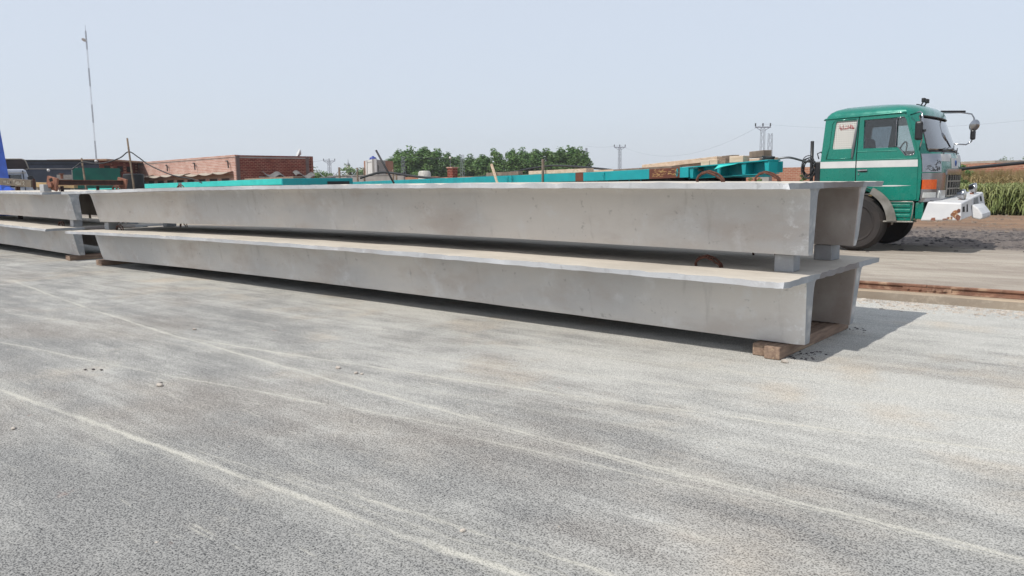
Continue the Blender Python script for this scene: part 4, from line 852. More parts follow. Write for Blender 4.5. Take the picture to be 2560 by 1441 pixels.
# ================================================================== TURQUOISE TRAILER at left
FL = Frame((-18.76, 6.95), -7); tl = thing('flatbed_trailer', tuple(FL(2, 1.2, .3)), 'bright turquoise flatbed trailer in front of the red brick building', 'trailer')
zl = lambda u: 1.892-.0028*u
def lrail(u0, u1, l0, l1, a, c, name, mat, par, **kw):
    vs = [FL(u, l, zl(u)+d) for u in (u0, u1) for (l, d) in ((l0, a), (l1, a), (l1, c), (l0, c))]
    return MB().add(vs, [(0,1,2,3),(7,6,5,4),(0,4,5,1),(1,5,6,2),(2,6,7,3),(3,7,4,0)]).build(name, mat, par, **kw)
lrail(.06, 8.6, 0, .12, -.19, 0, 'side_rail', 'turquoise_paint', tl, bevel=.008); lrail(9.0, 13.2, 0, .12, -.19, 0, 'side_rail', 'turquoise_paint', tl, bevel=.008); lrail(13.25, 22, 0, .12, -.19, 0, 'side_rail', 'turquoise_paint', tl, bevel=.008)
lrail(8.62, 8.98, .01, .1, -.19, -.01, 'joint_plate', 'grey_metal', tl)
lrail(-.02, .05, -.005, 2.5, -.21, 0, 'end_beam', 'teal_paint', tl, bevel=.008); lrail(.06, 22, 2.38, 2.5, -.2, 0, 'side_rail', 'turquoise_paint', tl); lrail(.06, 22, .125, 2.375, -.08, -.03, 'deck', 'timber_grey', tl)  # end beam takes the darker teal as painted shade, not a second paint
lrail(-.05, -.022, 1.55, 2.35, -.21, -.10, 'recess_plate', 'dark_steel', tl)
tm = MB()
for u in (1, 6, 12, 18): tm.beam(FL(u, .6, .3), FL(u, .6, 1.7), .15, .15); tm.beam(FL(u, 1.9, .3), FL(u, 1.9, 1.7), .15, .15)
tm.build('leg', 'dark_steel', tl)
plank(FL, .7, 4.2, .9, .8, zl(1)+.003, zl(4)+.003, .35, .07, 'brown plank lying on the turquoise trailer', 'timber', group=None)

# ================================================================== THINGS AT THE LEFT EDGE
# rusty lifting beam lying across the left stack
ZG = ZU+HG
A_ = Vector((*LS(-.22, -.30), ZG+.21)); B_ = Vector((*LS(-1.05, 1.55), ZG+.20)); ax = (B_-A_).normalized()
rb = thing('lifting_beam', tuple((A_+B_)/2-Vector((0, 0, .2))), 'rusty lifting beam with square end plates lying across the left stack', 'beam')
MB().beam(A_, B_, .10, .10).build('beam_body', 'rust_dark', rb, bevel=.006)
MB().beam(A_+Vector((0, 0, .055)), B_+Vector((0, 0, .055)), .14, .012).build('flange', 'rust', rb); MB().beam(A_-Vector((0, 0, .055)), B_-Vector((0, 0, .055)), .14, .012).build('flange', 'rust', rb)
for P, sz in ((A_, .29), (B_, .27)):
    s_ = ax.cross(Vector((0, 0, 1))).normalized(); s_ = (s_*math.cos(R(18))+Vector((0, 0, 1))*math.sin(R(18))).normalized()
    pl = MB().beam(P-ax*.03-Vector((0, 0, .02)), P+ax*.03-Vector((0, 0, .02)), sz, sz, roll=R(14)).build('end_plate', 'rust', rb, bevel=.008)
    sgn = -1 if P is A_ else 1
    MB().beam(P+ax*sgn*.031-Vector((0, 0, .06)), P+ax*sgn*.09-Vector((0, 0, .06)), .10, .10, roll=R(14)).build('lug', 'rust', pl, bevel=.006)
    MB().beam(P+ax*sgn*.031+Vector((0, 0, .06)), P+ax*sgn*.036+Vector((0, 0, .06)), .09, .07, roll=R(14)).build('slot', 'black_hole', pl)
for t in (.12, .62): MB().beam(A_.lerp(B_, t)-Vector((0, 0, .08)), A_.lerp(B_, t)-Vector((0, 0, .205)), .06, .05).build('leg', 'rust_dark', rb)
MB().lathe([(.03, 0), (.03, .10), (.055, .10), (.055, .12)], A_.lerp(B_, .13)+Vector((0, 0, .085)), (0, 0, 1), 12).build('bolt', 'rust', rb)
# chalked steel channel on trestles with yellow timber
p, q = at(-70, 449, 23.5), at(84, 460, 21.5)
cs = thing('steel_channel', (q.x, q.y, .3), 'weathered steel beam with chalk writing above the left stack', 'beam'); MB().beam(p, q, .14, .20).build('web_plate', 'steel_chalked', cs, bevel=.006)
MB().beam(q-(q-p).normalized()*.0, q+(q-p).normalized()*.03, .06, .28).build('end_plate', 'rust_dark', cs)
for t in (.15, .75): c = p.lerp(q, t); MB().beam(Vector((c.x, c.y, .25)), c-Vector((0, 0, .1)), .1, .1).build('trestle_post', 'rust_dark', cs)
ad = (q-p).normalized(); sdn = ad.cross(Vector((0, 0, 1))).normalized()
W_ = [[(0, 1), (.3, 1)], [(.15, 1), (.15, 0)], [(.35, 0), (.45, .6), (.55, 0)], [(.38, .25), (.52, .25)], [(.62, 1), (.62, 0), (.75, .05)], [(.8, 1), (.8, 0), (.93, .05)], [(1.0, .6), (1.0, .1), (1.12, 0), (1.2, .1), (1.2, .6)], [(1.55, .8), (1.68, 1), (1.78, .75), (1.55, 0), (1.82, 0)], [(-.9, .9), (-1.0, .5), (-.9, .1), (-.7, .1)], [(-1.6, .1), (-1.5, .8), (-1.4, .1)], [(-1.3, .1), (-1.3, .8), (-1.15, .5), (-1.3, .4)]]
pen(W_, lambda u, v: q-ad*(1.0-u*.36)-Vector((0, 0, .05-v*.1))+sdn*.073, .006, 'chalk_writing', 'chalk', cs)
MB().lathe([(.035, 0), (.035, .004)], q-ad*1.15+sdn*.07-Vector((0, 0, .0)), sdn, 14).build('bolt_hole', 'black_hole', cs)
p, q = at(84, 462, 24.5), at(190, 465, 24.0); yt = thing('yellow_beam', (p.x, p.y, .3), 'yellowish timber beam between the chalked steel beam and the rusty beam', 'timber'); MB().beam(p, q, .14, .15).build('beam', 'timber_yellow', yt, bevel=.006)
for t in (.1, .40, .9): c = p.lerp(q, t); MB().beam(Vector((c.x, c.y, .25)), c-Vector((0, 0, .08)), .07, .07).build('post', 'frame_grey', yt)
# blue gantry leg
p, q = at(0, 520, 26), at(-78, 120, 26); p.z = .28
gl_ = thing('gantry_leg', tuple(p), 'slanting blue steel crane leg at the left edge of the yard', 'crane leg'); MB().beam(p, q, .5, .78, up=_rt).build('box_leg', 'blue_paint', gl_, bevel=.01)
MB().beam(p+_rt*.3+Vector((0, 0, .9)), p+_rt*.7+Vector((0, 0, .75)), .3, .3).build('knee_plate', 'blue_paint', gl_); MB().beam(p-_rt*.8+Vector((0, 0, .25)), p+_rt*.9+Vector((0, 0, .25)), .4, .4).build('bogie', 'blue_paint', gl_, bevel=.02)
MB().lathe([(.14, -.1), (.14, .1)], p+_rt*.62+Vector((0, 0, 1.28))-FW*.4, FW, 20).build('sheave', 'blue_paint', gl_)
# pale truck cab behind the blue leg
cb = at(45, 500, 31); cb.z = .28
vc = thing('parked_truck', tuple(cb), 'pale blue-white truck cab with roof deflector parked before the slate wall', 'truck')
lv = Vector((cb.x-CAM.x, cb.y-CAM.y, 0)).normalized(); uv = Vector((lv.y, -lv.x, 0)); Fv = lambda u, l, z: cb+uv*u+lv*l+Vector((0, 0, z))
sidep = [(-2.2, .5), (-2.2, 2.20), (.30, 2.22), (.36, 2.17), (.53, 1.55), (.60, 1.3), (.62, .5)]
wn = [(-.36, 1.5), (-.36, 1.97), (-.33, 2.0), (.19, 2.0), (.23, 1.5)]
MB().prism(sidep, lambda a, c, t: Fv(a, t, c), 0, 1.9).build('cab_body', 'cab_white', vc, bevel=.05)
MB().prism(wn, lambda a, c, t: Fv(a, t, c), -.012, -.002).build('side_window', 'glass_dark', vc); MB().prism([(a, c) for a, c in wn], lambda a, c, t: Fv(a, t, c), -.0015, -.0005).build('window_backing', 'window_dark', vc)
MB().beam(Fv(.33, -.01, .6), Fv(.25, -.01, 2.16), .02, .03).build('door_seam', 'dark_steel', vc); MB().beam(Fv(-2.1, -.012, 2.05), Fv(.36, -.012, 2.07), .02, .03).build('roof_trim', 'frame_grey', vc)
MB().prism([(.41, 1.5), (.39, 1.88), (.44, 1.95), (.57, 1.95), (.62, 1.88), (.55, 1.55)], lambda a, c, t: Fv(a, t, c), -.28, -.16).build('mirror', 'black_plastic', vc, bevel=.03)
dfl = MB().prism([(-2.0, 2.235), (-2.0, 2.60), (.28, 2.60), (.37, 2.56), (.44, 2.235)], lambda a, c, t: Fv(a, t, c), .1, 1.7).build('roof_deflector', 'window_dark', vc)
MB().tube([Fv(-2.0, .06, 2.61), Fv(.26, .06, 2.62), Fv(.36, .06, 2.58), Fv(.40, .06, 2.50), Fv(.47, .06, 2.22)], .022, 6).build('rim', 'frame_grey', dfl, smooth='all')
for u in (-1.6, .35): MB().lathe([(.1, -.2), (.36, -.2), (.38, -.1), (.36, .0), (.1, .02)], Fv(u, .1, .4), lv*-1, 24).build('wheel', 'black_rubber', vc, smooth=True)
# green board
p0_, p1_ = at(181, 440, 28), at(302, 438, 29.5); up_ = Vector((0, 0, 1)); gdir = (p1_-p0_); gdir.z = 0; gw = gdir.length; gdir.normalize()
gb = thing('green_board', (p0_.x, p0_.y, .3), 'dark green panel with rounded top and pale edge pipe behind the rusty beam', 'panel')
zt1 = at(181, 420, 28).z; pf = [(0, zt1-.75), (gw, zt1-.75), (gw, zt1-.06), (gw-.05, zt1), (.08, zt1), (.0, zt1-.08)]
gnrm = gdir.cross(up_); MB().prism(pf, lambda a, c, t: Vector((p0_.x, p0_.y, 0))+gdir*a+up_*c+gnrm*t, -.02, .02).build('sheet', 'green_canvas', gb)
MB().tube([Vector((p0_.x, p0_.y, .3)), Vector((p0_.x, p0_.y, zt1-.1)), Vector((p0_.x, p0_.y, zt1))+gdir*.06, Vector((p0_.x, p0_.y, zt1+.005))+gdir*.2], .022, 8).build('edge_pipe', 'frame_grey', gb, smooth='all')
MB().beam(Vector((p1_.x, p1_.y, .3)), Vector((p1_.x, p1_.y, zt1-.1)), .06, .06).build('post', 'rust_dark', gb)
# bamboo pole, stake, cable, barrel
def pole(px0, py0, px1, py1, d, r, name, mat, label, cat='pole', knots=True):
    t = at(px0, py0, d); b_ = at(px1, py1, d); dr = (b_-t); k_ = (t.z-.3)/max(t.z-b_.z, .01); e = t+dr*k_
    return tag(MB().tube([e, e.lerp(t, .5)+Vector((.02, 0, 0)), t], [r*1.15, r, r*.8], 7).build(name, mat, smooth='all'), label, cat)
pole(318, 346, 331, 445, 22, .030, 'bamboo_pole', 'bamboo', 'tall crooked bamboo pole holding up a cable before the brick building')
pole(204, 396, 208, 424, 22.5, .030, 'timber_post', 'bamboo', 'short post carrying the cable beside the green panel')
arc_hose(smooth_pts([at(180, 425, 22.4), at(205, 406, 22.4), at(235, 409, 22.2), at(265, 407, 22.1), at(300, 395, 22), at(322, 380, 22), at(345, 393, 22), at(375, 414, 22), at(430, 438, 21.8), at(480, 448, 21.6), at(505, 458, 21.5)]), .017, 'draped_cable', 'cable_black', 'grey cable draped over the bamboo pole', 'cable')
p = at(338, 500, 23); p.z = .3; tag(MB().lathe([(.28, 0), (.29, .5), (.28, 1.0), (.29, 1.05), (.28, 1.75), (.25, 1.78)], p, (0, 0, 1), 24).build('oil_drum', 'dark_steel', smooth=True), 'dark drum behind the right end of the rusty beam', 'drum')

# ================================================================== BUILDINGS
def gpt(px, d): p = at(px, 470, d); return Vector((p.x, p.y, 0))
def zpx(px, py, d): return at(px, py, d).z
G0 = .25
A, B, Cc = gpt(303, 77), gpt(592, 60), gpt(778, 64.5); HB = 4.2
bb = thing('brick_building', (B.x, B.y, G0), 'flat roofed brick building with a pale front and a dark red side', 'building')
def wallp(P, Q, z0, z1, th, name, mat, par, out=0):
    d = (Q-P).normalized(); n_ = Vector((d.y, -d.x, 0));
    if n_.dot(CAM-P) < 0: n_ = -n_
    vs = [P+n_*out, Q+n_*out, Q-n_*th, P-n_*th]; b = MB(); b.add([Vector((v.x, v.y, z)) for z in (z0, z1) for v in vs], [(0,3,2,1),(4,5,6,7),(0,1,5,4),(1,2,6,5),(2,3,7,6),(3,0,4,7)]); o = b.build(name, mat, par); return o, d, n_
w1, d1, n1 = wallp(A, B, G0, HB, .3, 'wall', 'brick_pale', bb); w2, d2, n2 = wallp(B+(Cc-B).normalized()*.01, Cc, G0, HB-.03, .3, 'wall', 'brick_red', bb, out=-.004)
D4 = A+(Cc-B); wallp(Cc, D4, G0, HB-.03, .3, 'wall', 'brick_red', bb, out=-.05); wallp(A, D4, G0, HB-.03, .3, 'wall', 'brick_red', bb, out=-.05)
b = MB(); b.add([Vector((v.x, v.y, z)) for z in (HB-.25, HB-.15) for v in (A, B, Cc, D4)], [(0,3,2,1),(4,5,6,7),(0,1,5,4),(1,2,6,5),(2,3,7,6),(3,0,4,7)]).build('roof', 'grey_plaster', bb)
for Pq, dd, nn in ((B, d2, n2),):
    P_ = Pq+dd*.08+nn*.006; wallp(P_, P_+dd*.28, G0, HB-.1, .02, 'corner_strip', 'strip_grey', w2)
    P_ = Cc-dd*.4+nn*.006; wallp(P_, P_+dd*.3, G0, HB-.1, .02, 'corner_strip', 'strip_grey', w2)
LW = (B-A).length
for i in range(9):  # window bays under the awning
    u0 = LW*(.20+.087*i); P_ = A+d1*u0+n1*.01; wn_, _, _ = wallp(P_, P_+d1*(LW*.064), 1.1, 2.42, .05, 'window', 'window_dark', w1)
    wallp(P_+n1*.02, P_+n1*.02+d1*.10, 1.1, 2.42, .03, 'frame', 'frame_grey', wn_); wallp(P_+n1*.02+d1*(LW*.064-.1), P_+n1*.02+d1*(LW*.064), 1.1, 2.42, .03, 'frame', 'frame_grey', wn_)
P_ = A+d1*(LW*.10)+n1*.008; wallp(P_, A+d1*(LW*.985)+n1*.008, 2.42, 2.70, .03, 'lintel', 'tan_plaster', w1)
for i in range(9):  # sagging sheet awnings
    u0 = LW*(.03+.106*i); u1 = u0+LW*.106
    b = MB(); b.grid(8, 3, lambda u, v: A+d1*(u0+(u1-u0)*u)+n1*(.02+.5*v)+Vector((0, 0, 2.86-.10*v-.13*math.sin(math.pi*u)*(.5+.5*v)+.04*(i % 3))), close=(0, 0, .03)); b.build('awning_sheet', 'asbestos', w1, smooth=True)
for u in (.47, .70, .945):
    P_ = A+d1*(LW*u)+n1*.1; MB().tube([P_+Vector((0, 0, 3.75)), P_+d1*.5+n1*.1+Vector((0, 0, 3.75)), P_+d1*.55+n1*.1+Vector((0, 0, 3.2))], .05, 6).build('rain_spout', 'dark_steel', w1)
W2 = (Cc-B).length
for u0, u1 in ((.29, .60), (.70, .98)):
    P_ = B+d2*(W2*u0)+n2*.02; wallp(P_, B+d2*(W2*u1)+n2*.02, 1.9, 2.55, .03, 'shutter_panel', 'grey_plaster', w2)
    b = MB(); b.grid(10, 3, lambda u, v: B+d2*(W2*(u0+.04+(u1-u0)*u))+n2*(.1+.5*v)+Vector((0, 0, 2.85+.18*math.sin(2.6*math.pi*u+u0*9)-.28*v-.2*u)), close=(0, 0, .04)); b.build('crumpled_awning', 'tarp_grey', w2, smooth=True)
P_ = Cc-d2*.5-n2*.5; tag(MB().lathe([(.02, 0), (.25, .1), (.38, .28)], P_+Vector((0, 0, HB+.15)), (-.3, -.8, .35), 20).build('satellite_dish', 'white_paint', smooth=True), 'small white satellite dish on the brick building corner', 'dish')
# slate wall building, rust-red annex
A2, B2 = gpt(-160, 60), gpt(252, 66); HS = zpx(120, 399, 62.5)
sb = thing('slate_building', (B2.x, B2.y, G0), 'long dark slate-grey building behind the parked truck cab', 'building'); ws_, d3, n3 = wallp(A2, B2, G0, HS, .4, 'wall', 'slate_wall', sb)
L3 = (B2-A2).length; wallp(A2+n3*.02, B2+n3*.02, zpx(120, 421, 62)-.03, zpx(120, 421, 62)+.03, .03, 'conduit', 'grey_plaster', ws_); wallp(A2+n3*.06, B2+n3*.06, HS-.14, HS+.01, .4, 'coping', 'dark_steel', ws_)
P_ = A2+d3*(L3*.72)+n3*.03; wd_, _, _ = wallp(P_, P_+d3*1.25, 1.0, 2.95, .05, 'window', 'frame_grey', ws_); wallp(P_+d3*.1+n3*.02, P_+d3*1.15+n3*.02, 1.2, 2.55, .04, 'pane', 'window_dark', wd_)
for px_, py_ in ((121, 426), (240, 403)):
    p = at(px_, py_, 61.2); MB().lathe([(.03, -.1), (.11, -.05), (.12, .02), (.06, .1)], p, (-.3, -.4, -.6), 14).build('wall_lamp', 'white_paint', ws_, smooth=True)
b = MB()
for P0, P1, nn in ((A2, B2, n3),): b.add([Vector((v.x, v.y, z)) for z in (HS-.4, HS-.3) for v in (P0, P1, P1-nn*8, P0-nn*8)], [(0,3,2,1),(4,5,6,7),(0,1,5,4),(1,2,6,5),(2,3,7,6),(3,0,4,7)]); b.build('roof', 'dark_steel', sb)
A5, B5 = gpt(251, 66.2), gpt(420, 80); an = thing('brick_annex', (A5.x, A5.y, G0), 'low rust-red annex with overhanging slab roof between slate and brick buildings', 'building'); wa, d5, n5 = wallp(A5, B5, G0, zpx(260, 402, 66), .4, 'wall', 'brick_red', an)
wallp(A5+n5*.8-d5*.2, B5+n5*.8, zpx(260, 402, 66), zpx(260, 398, 66), 5, 'roof_slab', 'tan_plaster', an)
for u in (.6, 2.1, 3.2): P_ = A5+d5*u*1.6+n5*.01; wallp(P_, P_+d5*1.0, 3.25, 3.75, .04, 'window', 'black_hole', wa)
# white house with blue tank
A6, B6, C6 = gpt(921, 108), gpt(938, 103), gpt(966, 112); H6 = zpx(921, 400, 106)
wh = thing('white_house', (B6.x, B6.y, G0), 'white flat roofed house with a narrow window beside the trees', 'building'); wallp(A6, B6, G0, H6, .3, 'wall', 'white_plaster', wh); wq, d6, n6 = wallp(B6+(C6-B6).normalized()*.01, C6, G0, H6-.02, .3, 'wall', 'grey_plaster', wh, out=-.01)
D6 = A6+(C6-B6); wallp(A6, D6, G0, H6-.02, .3, 'wall', 'white_plaster', wh, out=-.05); b = MB(); b.add([Vector((v.x, v.y, z)) for z in (H6-.4, H6-.3) for v in (A6, B6, C6, D6)], [(0,3,2,1),(4,5,6,7),(0,1,5,4),(1,2,6,5),(2,3,7,6),(3,0,4,7)]).build('roof', 'grey_plaster', wh)
P_ = B6+d6*((C6-B6).length*.28)+n6*.02; wallp(P_, P_+d6*.8, 3.1, 4.5, .05, 'window', 'window_dark', wq)
P_ = (A6+B6)/2+(C6-B6)*.2; tag(MB().lathe([(.45, 0), (.5, .1), (.5, .45), (.42, .62), (.15, .75), (.14, .82)], P_+Vector((0, 0, H6-.3)), (0, 0, 1), 20).build('water_tank', 'tank_blue', smooth=True), 'blue plastic water tank on the white house roof', 'water tank')
A7, B7 = gpt(961, 112), gpt(985, 116); bh = thing('brick_house', (A7.x, A7.y, G0), 'tan brick house joined behind the white house', 'building'); wq, d7, n7 = wallp(A7, B7, G0, zpx(965, 402, 112), 3, 'wall', 'brick_wall', bh); P_ = A7+d7*.4+n7*.02; wallp(P_, P_+d7*.6, 3.0, 3.8, .04, 'window', 'window_dark', wq)
# boundary walls and low roofs between
def low_wall(pxa, da, pxb, db, ypx, name, mat, label, th=.25, base=G0):
    P, Q = gpt(pxa, da), gpt(pxb, db); t = thing(name, (P.x, P.y, base), label, 'wall'); z = zpx((pxa+pxb)/2, ypx, (da+db)/2); o, d, n_ = wallp(P, Q, base, z, th, 'wall_panel', mat, t); wallp(P+n_*.05, Q+n_*.05, z, z+.08, th+.1, 'coping', 'grey_plaster', t); return t
low_wall(820, 74, 1010, 70, 440, 'boundary_wall', 'grey_plaster', 'grey plastered boundary wall below the minaret')
low_wall(1000, 78, 1290, 86, 446, 'boundary_wall', 'brick_wall', 'low brick wall at the foot of the tall trees')
low_wall(790, 66, 870, 60, 447, 'boundary_wall', 'white_plaster', 'white wall strip right of the brick building')
fw_ = thing('field_wall', (-8, 42, G0), 'long red brick field wall behind the maize and the truck', 'wall')
for i in range(14):
    x0_ = -62+i*6; z_ = 2.42+.05*math.sin(i*2.1); MB().box(x0_, x0_+5.99, 44, 44.25, G0, z_).build('wall_panel', 'brick_wall', fw_)
    if i % 2 == 0: MB().box(x0_+3.5, x0_+3.62, 43.9, 43.99, G0, 1.9).build('fence_post', 'frame_grey', fw_)
sh = thing('low_shed', tuple(at(2470, 440, 58)-Vector((0, 0, at(2470, 440, 58).z-.3))), 'low shed with pale slab roof beyond the field wall', 'building')
P, Q = gpt(2476, 60), gpt(2640, 62); zz = zpx(2500, 404, 60); wallp(P, Q, .3, zz-.12, 4, 'wall', 'grey_plaster', sh); wallp(P-(Q-P).normalized()*.3, Q, zz-.119, zz+.06, 4.6, 'roof_slab', 'asbestos', sh, out=.5)
# hollow block stack
hbm = MB().prism([(-.19, 0), (.19, 0), (.19, .18), (-.19, .18)], lambda a, c, t: (a, t, c), -.1, .1, [[(-.16, .025), (-.02, .025), (-.02, .155), (-.16, .155)], [(.02, .025), (.16, .025), (.16, .155), (.02, .155)]]).mesh('hollow_block'); hbm.materials.append(M['hollow_block'])
P, Q = gpt(800, 43), gpt(874, 40); dd = (Q-P).normalized(); ang_ = math.atan2(dd.y, dd.x)
for r_ in range(10):
    for k_ in range(4):
        o = bpy.data.objects.new('hollow_block', hbm); COL.objects.link(o); o.location = P+dd*(.42*k_+(.06 if r_ % 2 else 0)+.4)+Vector((0, 0, .27+.19*r_)); o.rotation_euler = (0, 0, ang_)
        tag(o, 'grey hollow block, %s of the %s course, stack beside the brick building' % (('left end', 'second', 'third', 'right end')[k_], ('bottom', 'second', 'third', 'fourth', 'fifth', 'sixth', 'seventh', 'third highest', 'second highest', 'top')[r_]), 'block', 'hollow blocks stacked right of the brick building')
# fence posts and wires
fps = []
for i, (px_, py_, d, lab) in enumerate(((850, 419, 50, 'thick wooden fence post right of the hollow block stack'), (895, 420, 62, 'grey fence post under the minaret tree'), (912, 420, 62, 'thin fence post just left of the white house'), (984, 424, 60, 'pale post right of the white house'), (992, 432, 60, 'short pale post right of the white house'))):
    P_ = gpt(px_, d); fps.append(Vector((P_.x, P_.y, zpx(px_, py_, d)))); tag(MB().tube([P_+Vector((0, 0, G0)), fps[-1]], [.09, .07], 7).build('fence_post', 'bamboo', smooth='all'), lab, 'post', 'posts along the far yard fence')
def sag(P, Q, s, n=10): return [P.lerp(Q, i/n)-Vector((0, 0, 4*s*(i/n)*(1-i/n))) for i in range(n+1)]
def wire(P, Q, s, r, label, group=None): return tag(MB().tube(sag(P, Q, s, 14), r, 4).build('overhead_wire', 'wire_grey', smooth='all'), label, 'wire', group)
wire(at(795, 428, 60), fps[0]-Vector((0, 0, .2)), .5, .02, 'sagging wire from the brick building to the wooden fence post'); wire(fps[0]-Vector((0, 0, .25)), fps[1]-Vector((0, 0, .15)), .5, .02, 'sagging wire between the first two far fence posts')
# white cistern, brick pier with ball lamp
P_ = gpt(1062, 62); tag(MB().lathe([(.5, 0), (.5, zpx(1062, 431, 62)-.35), (.4, zpx(1062, 428, 62)-.3), (.1, zpx(1062, 428, 62)-.28)], P_+Vector((0, 0, .3)), (0, 0, 1), 24).build('cistern', 'tank_white', smooth=True), 'white upright cistern before the tall trees', 'cistern')
P_ = gpt(1132, 58); pr_ = thing('brick_pier', (P_.x, P_.y, .3), 'square red brick pier with a ball lamp before the trees', 'pier'); zz = zpx(1132, 421, 58); MB().box(P_.x-.27, P_.x+.27, P_.y-.27, P_.y+.27, .3, zz).build('shaft', 'brick_red', pr_); MB().box(P_.x-.32, P_.x+.32, P_.y-.32, P_.y+.32, zz, zz+.08).build('cap', 'brick_pale', pr_)
lp = MB().tube([P_+Vector((-.2, 0, zz)), P_+Vector((-.2, 0, zpx(1125, 398, 58)))], .02, 6).build('lamp_pole', 'grey_metal', pr_); MB().lathe([(.01, -.09), (.07, -.07), (.1, 0), (.07, .07), (.01, .09)], P_+Vector((-.2, 0, zpx(1125, 395, 58))), (0, 0, 1), 14).build('ball_lamp', 'white_paint', lp, smooth=True)

# ================================================================== MASTS, PYLONS, MINARET
P_ = gpt(247, 300); ms = thing('radio_mast', (P_.x, P_.y, .2), 'very tall thin radio mast with a white dish near its top', 'mast'); ZM = 61.5
def lat(P, z0, z1, w0, w1, r, n, seg):
    b = MB(); cs_ = [(-1, -1), (1, -1), (1, 1), (-1, 1)]
    for cx, cy in cs_: b.tube([P+Vector((cx*w0/2, cy*w0/2, z0)), P+Vector((cx*w1/2, cy*w1/2, z1))], r, 4)
    for i in range(n):
        for k_ in range(4):
            a, c = cs_[k_], cs_[(k_+1) % 4]; t0, t1 = i/n, (i+1)/n; f0 = w0+(w1-w0)*t0; f1 = w0+(w1-w0)*t1
            if i % 2: a, c = c, a
            b.tube([P+Vector((a[0]*f0/2, a[1]*f0/2, z0+(z1-z0)*t0)), P+Vector((c[0]*f1/2, c[1]*f1/2, z0+(z1-z0)*t1))], r*.7, 4)
    return b
for i in range(9):
    z0 = .2+(ZM-.2)*i/9; z1 = .2+(ZM-.2)*(i+1)/9; lat(P_, z0, z1, .34, .34, .045 if i % 2 == 0 else .022, 14, 0).build('mast_section', 'mast_steel' if i % 2 == 0 else 'mast_white', ms)
MB().tube([P_+Vector((0, 0, ZM)), P_+Vector((0, 0, ZM+2.2))], .06, 5).build('tip', 'mast_steel', ms)
MB().lathe([(.05, 0), (.6, .2), (.85, .5), (.8, .55)], P_+Vector((-.2, -.6, ZM-3.0)), (.3, -.5, -.6), 20).build('dish', 'white_paint', ms, smooth=True)
def pylon(px_, ytop, d, w0, w1, arm, label, braces=12, name='power_pylon', ins=3):
    P_ = gpt(px_, d); z = zpx(px_, ytop, d); t = thing(name, (P_.x, P_.y, .2), label, 'pylon', 'power line pylons'); r = .00010*d*4
    lat(P_, .2, z-.1, w0, w1, max(.022, r*.5), braces, 0).build('lattice', 'mast_steel', t)
    if arm:
        MB().beam(P_+RT*-arm+Vector((0, 0, z-.1)), P_+RT*arm+Vector((0, 0, z-.1)), .12, .14).build('cross_arm', 'mast_steel', t)
        for sg in (-1, 1): MB().tube([P_+RT*(sg*arm*.85)+Vector((0, 0, z-.15)), P_+RT*(sg*w1*.5)+Vector((0, 0, z-arm*.55))], .05, 4).build('arm_stay', 'mast_steel', t)
        for k_ in range(ins):
            MB().lathe([(.05, 0), (.11, .1), (.06, .2), (.11, .3), (.04, .42)], P_+RT*(arm*(-.95+1.9*k_/(ins-1)))+Vector((0, 0, z)), (0, 0, 1), 8).build('insulator', 'dark_steel', t)
    return P_+Vector((0, 0, z+.3))
q1 = pylon(1903, 318, 100, .55, .42, 1.0, 'tallest lattice pylon with a cross arm, left of the green truck', 18)
q2 = pylon(1549, 368, 150, .5, .4, 1.1, 'slim lattice pylon standing clear right of the trees', 14)
q3 = pylon(826, 402, 170, .7, .5, 1.3, 'lattice pylon between the brick building and the minaret', 12)
pylon(1922, 333, 100, .5, .42, 0, 'plain lattice column right beside the tallest pylon', 16, 'lattice_column'); pylon(1010, 392, 135, .5, .4, 0, 'lattice column before the left trees', 14, 'lattice_column'); pylon(1157, 386, 135, .6, .45, 0, 'lattice column before the middle of the trees', 14, 'lattice_column')
q4 = pylon(1466, 370, 150, .3, .25, 0, 'thin lattice column at the right edge of the trees', 20, 'lattice_column')
wire(q4, q2, .3, .016, 'overhead wire from the tree edge column to the slim pylon'); wire(q2, q1, 3.0, .014, 'overhead wire rising from the slim pylon to the tallest pylon'); wire(q1, at(2700, 285, 80), 1.0, .014, 'overhead wire passing behind the green truck cab'); wire(at(640, 408, 170), q3, .6, .035, 'overhead wire running left from the pylon by the brick building')
wire(at(1000, 392, 135), at(1470, 373, 150), .9, .015, 'thin wire strung in front of the tall trees')
P_ = gpt(873, 300); mn = thing('minaret', (P_.x, P_.y, .2), 'slender pale minaret of a mosque on the horizon', 'minaret'); zz = zpx(873, 402, 300)
MB().lathe([(1.1, 0), (1.0, zz*.38), (1.5, zz*.39), (1.5, zz*.43), (.9, zz*.44), (.85, zz*.66), (1.25, zz*.67), (1.25, zz*.71), (.7, zz*.72), (.65, zz*.82)], P_+Vector((0, 0, .2)), (0, 0, 1), 12).build('shaft', 'tank_white', mn, smooth=True)
MB().lathe([(.7, 0), (.75, zz*.03), (.4, zz*.07), (.12, zz*.1), (.05, zz*.2)], P_+Vector((0, 0, zz*.82+.2)), (0, 0, 1), 12).build('spire', 'grey_metal', mn, smooth=True)
P_ = gpt(907, 300); dm = thing('mosque', (P_.x, P_.y, .2), 'small domed mosque building right of the minaret', 'building'); MB().box(P_.x-5, P_.x+5, P_.y-5, P_.y+5, .2, 4.6).build('hall', 'tank_white', dm); MB().lathe([(2.4, 0), (2.5, 1), (1.8, 2.6), (.6, 3.5), (.1, 4.6)], P_+Vector((0, 0, 4.6)), (0, 0, 1), 16).build('dome', 'tank_white', dm, smooth=True)

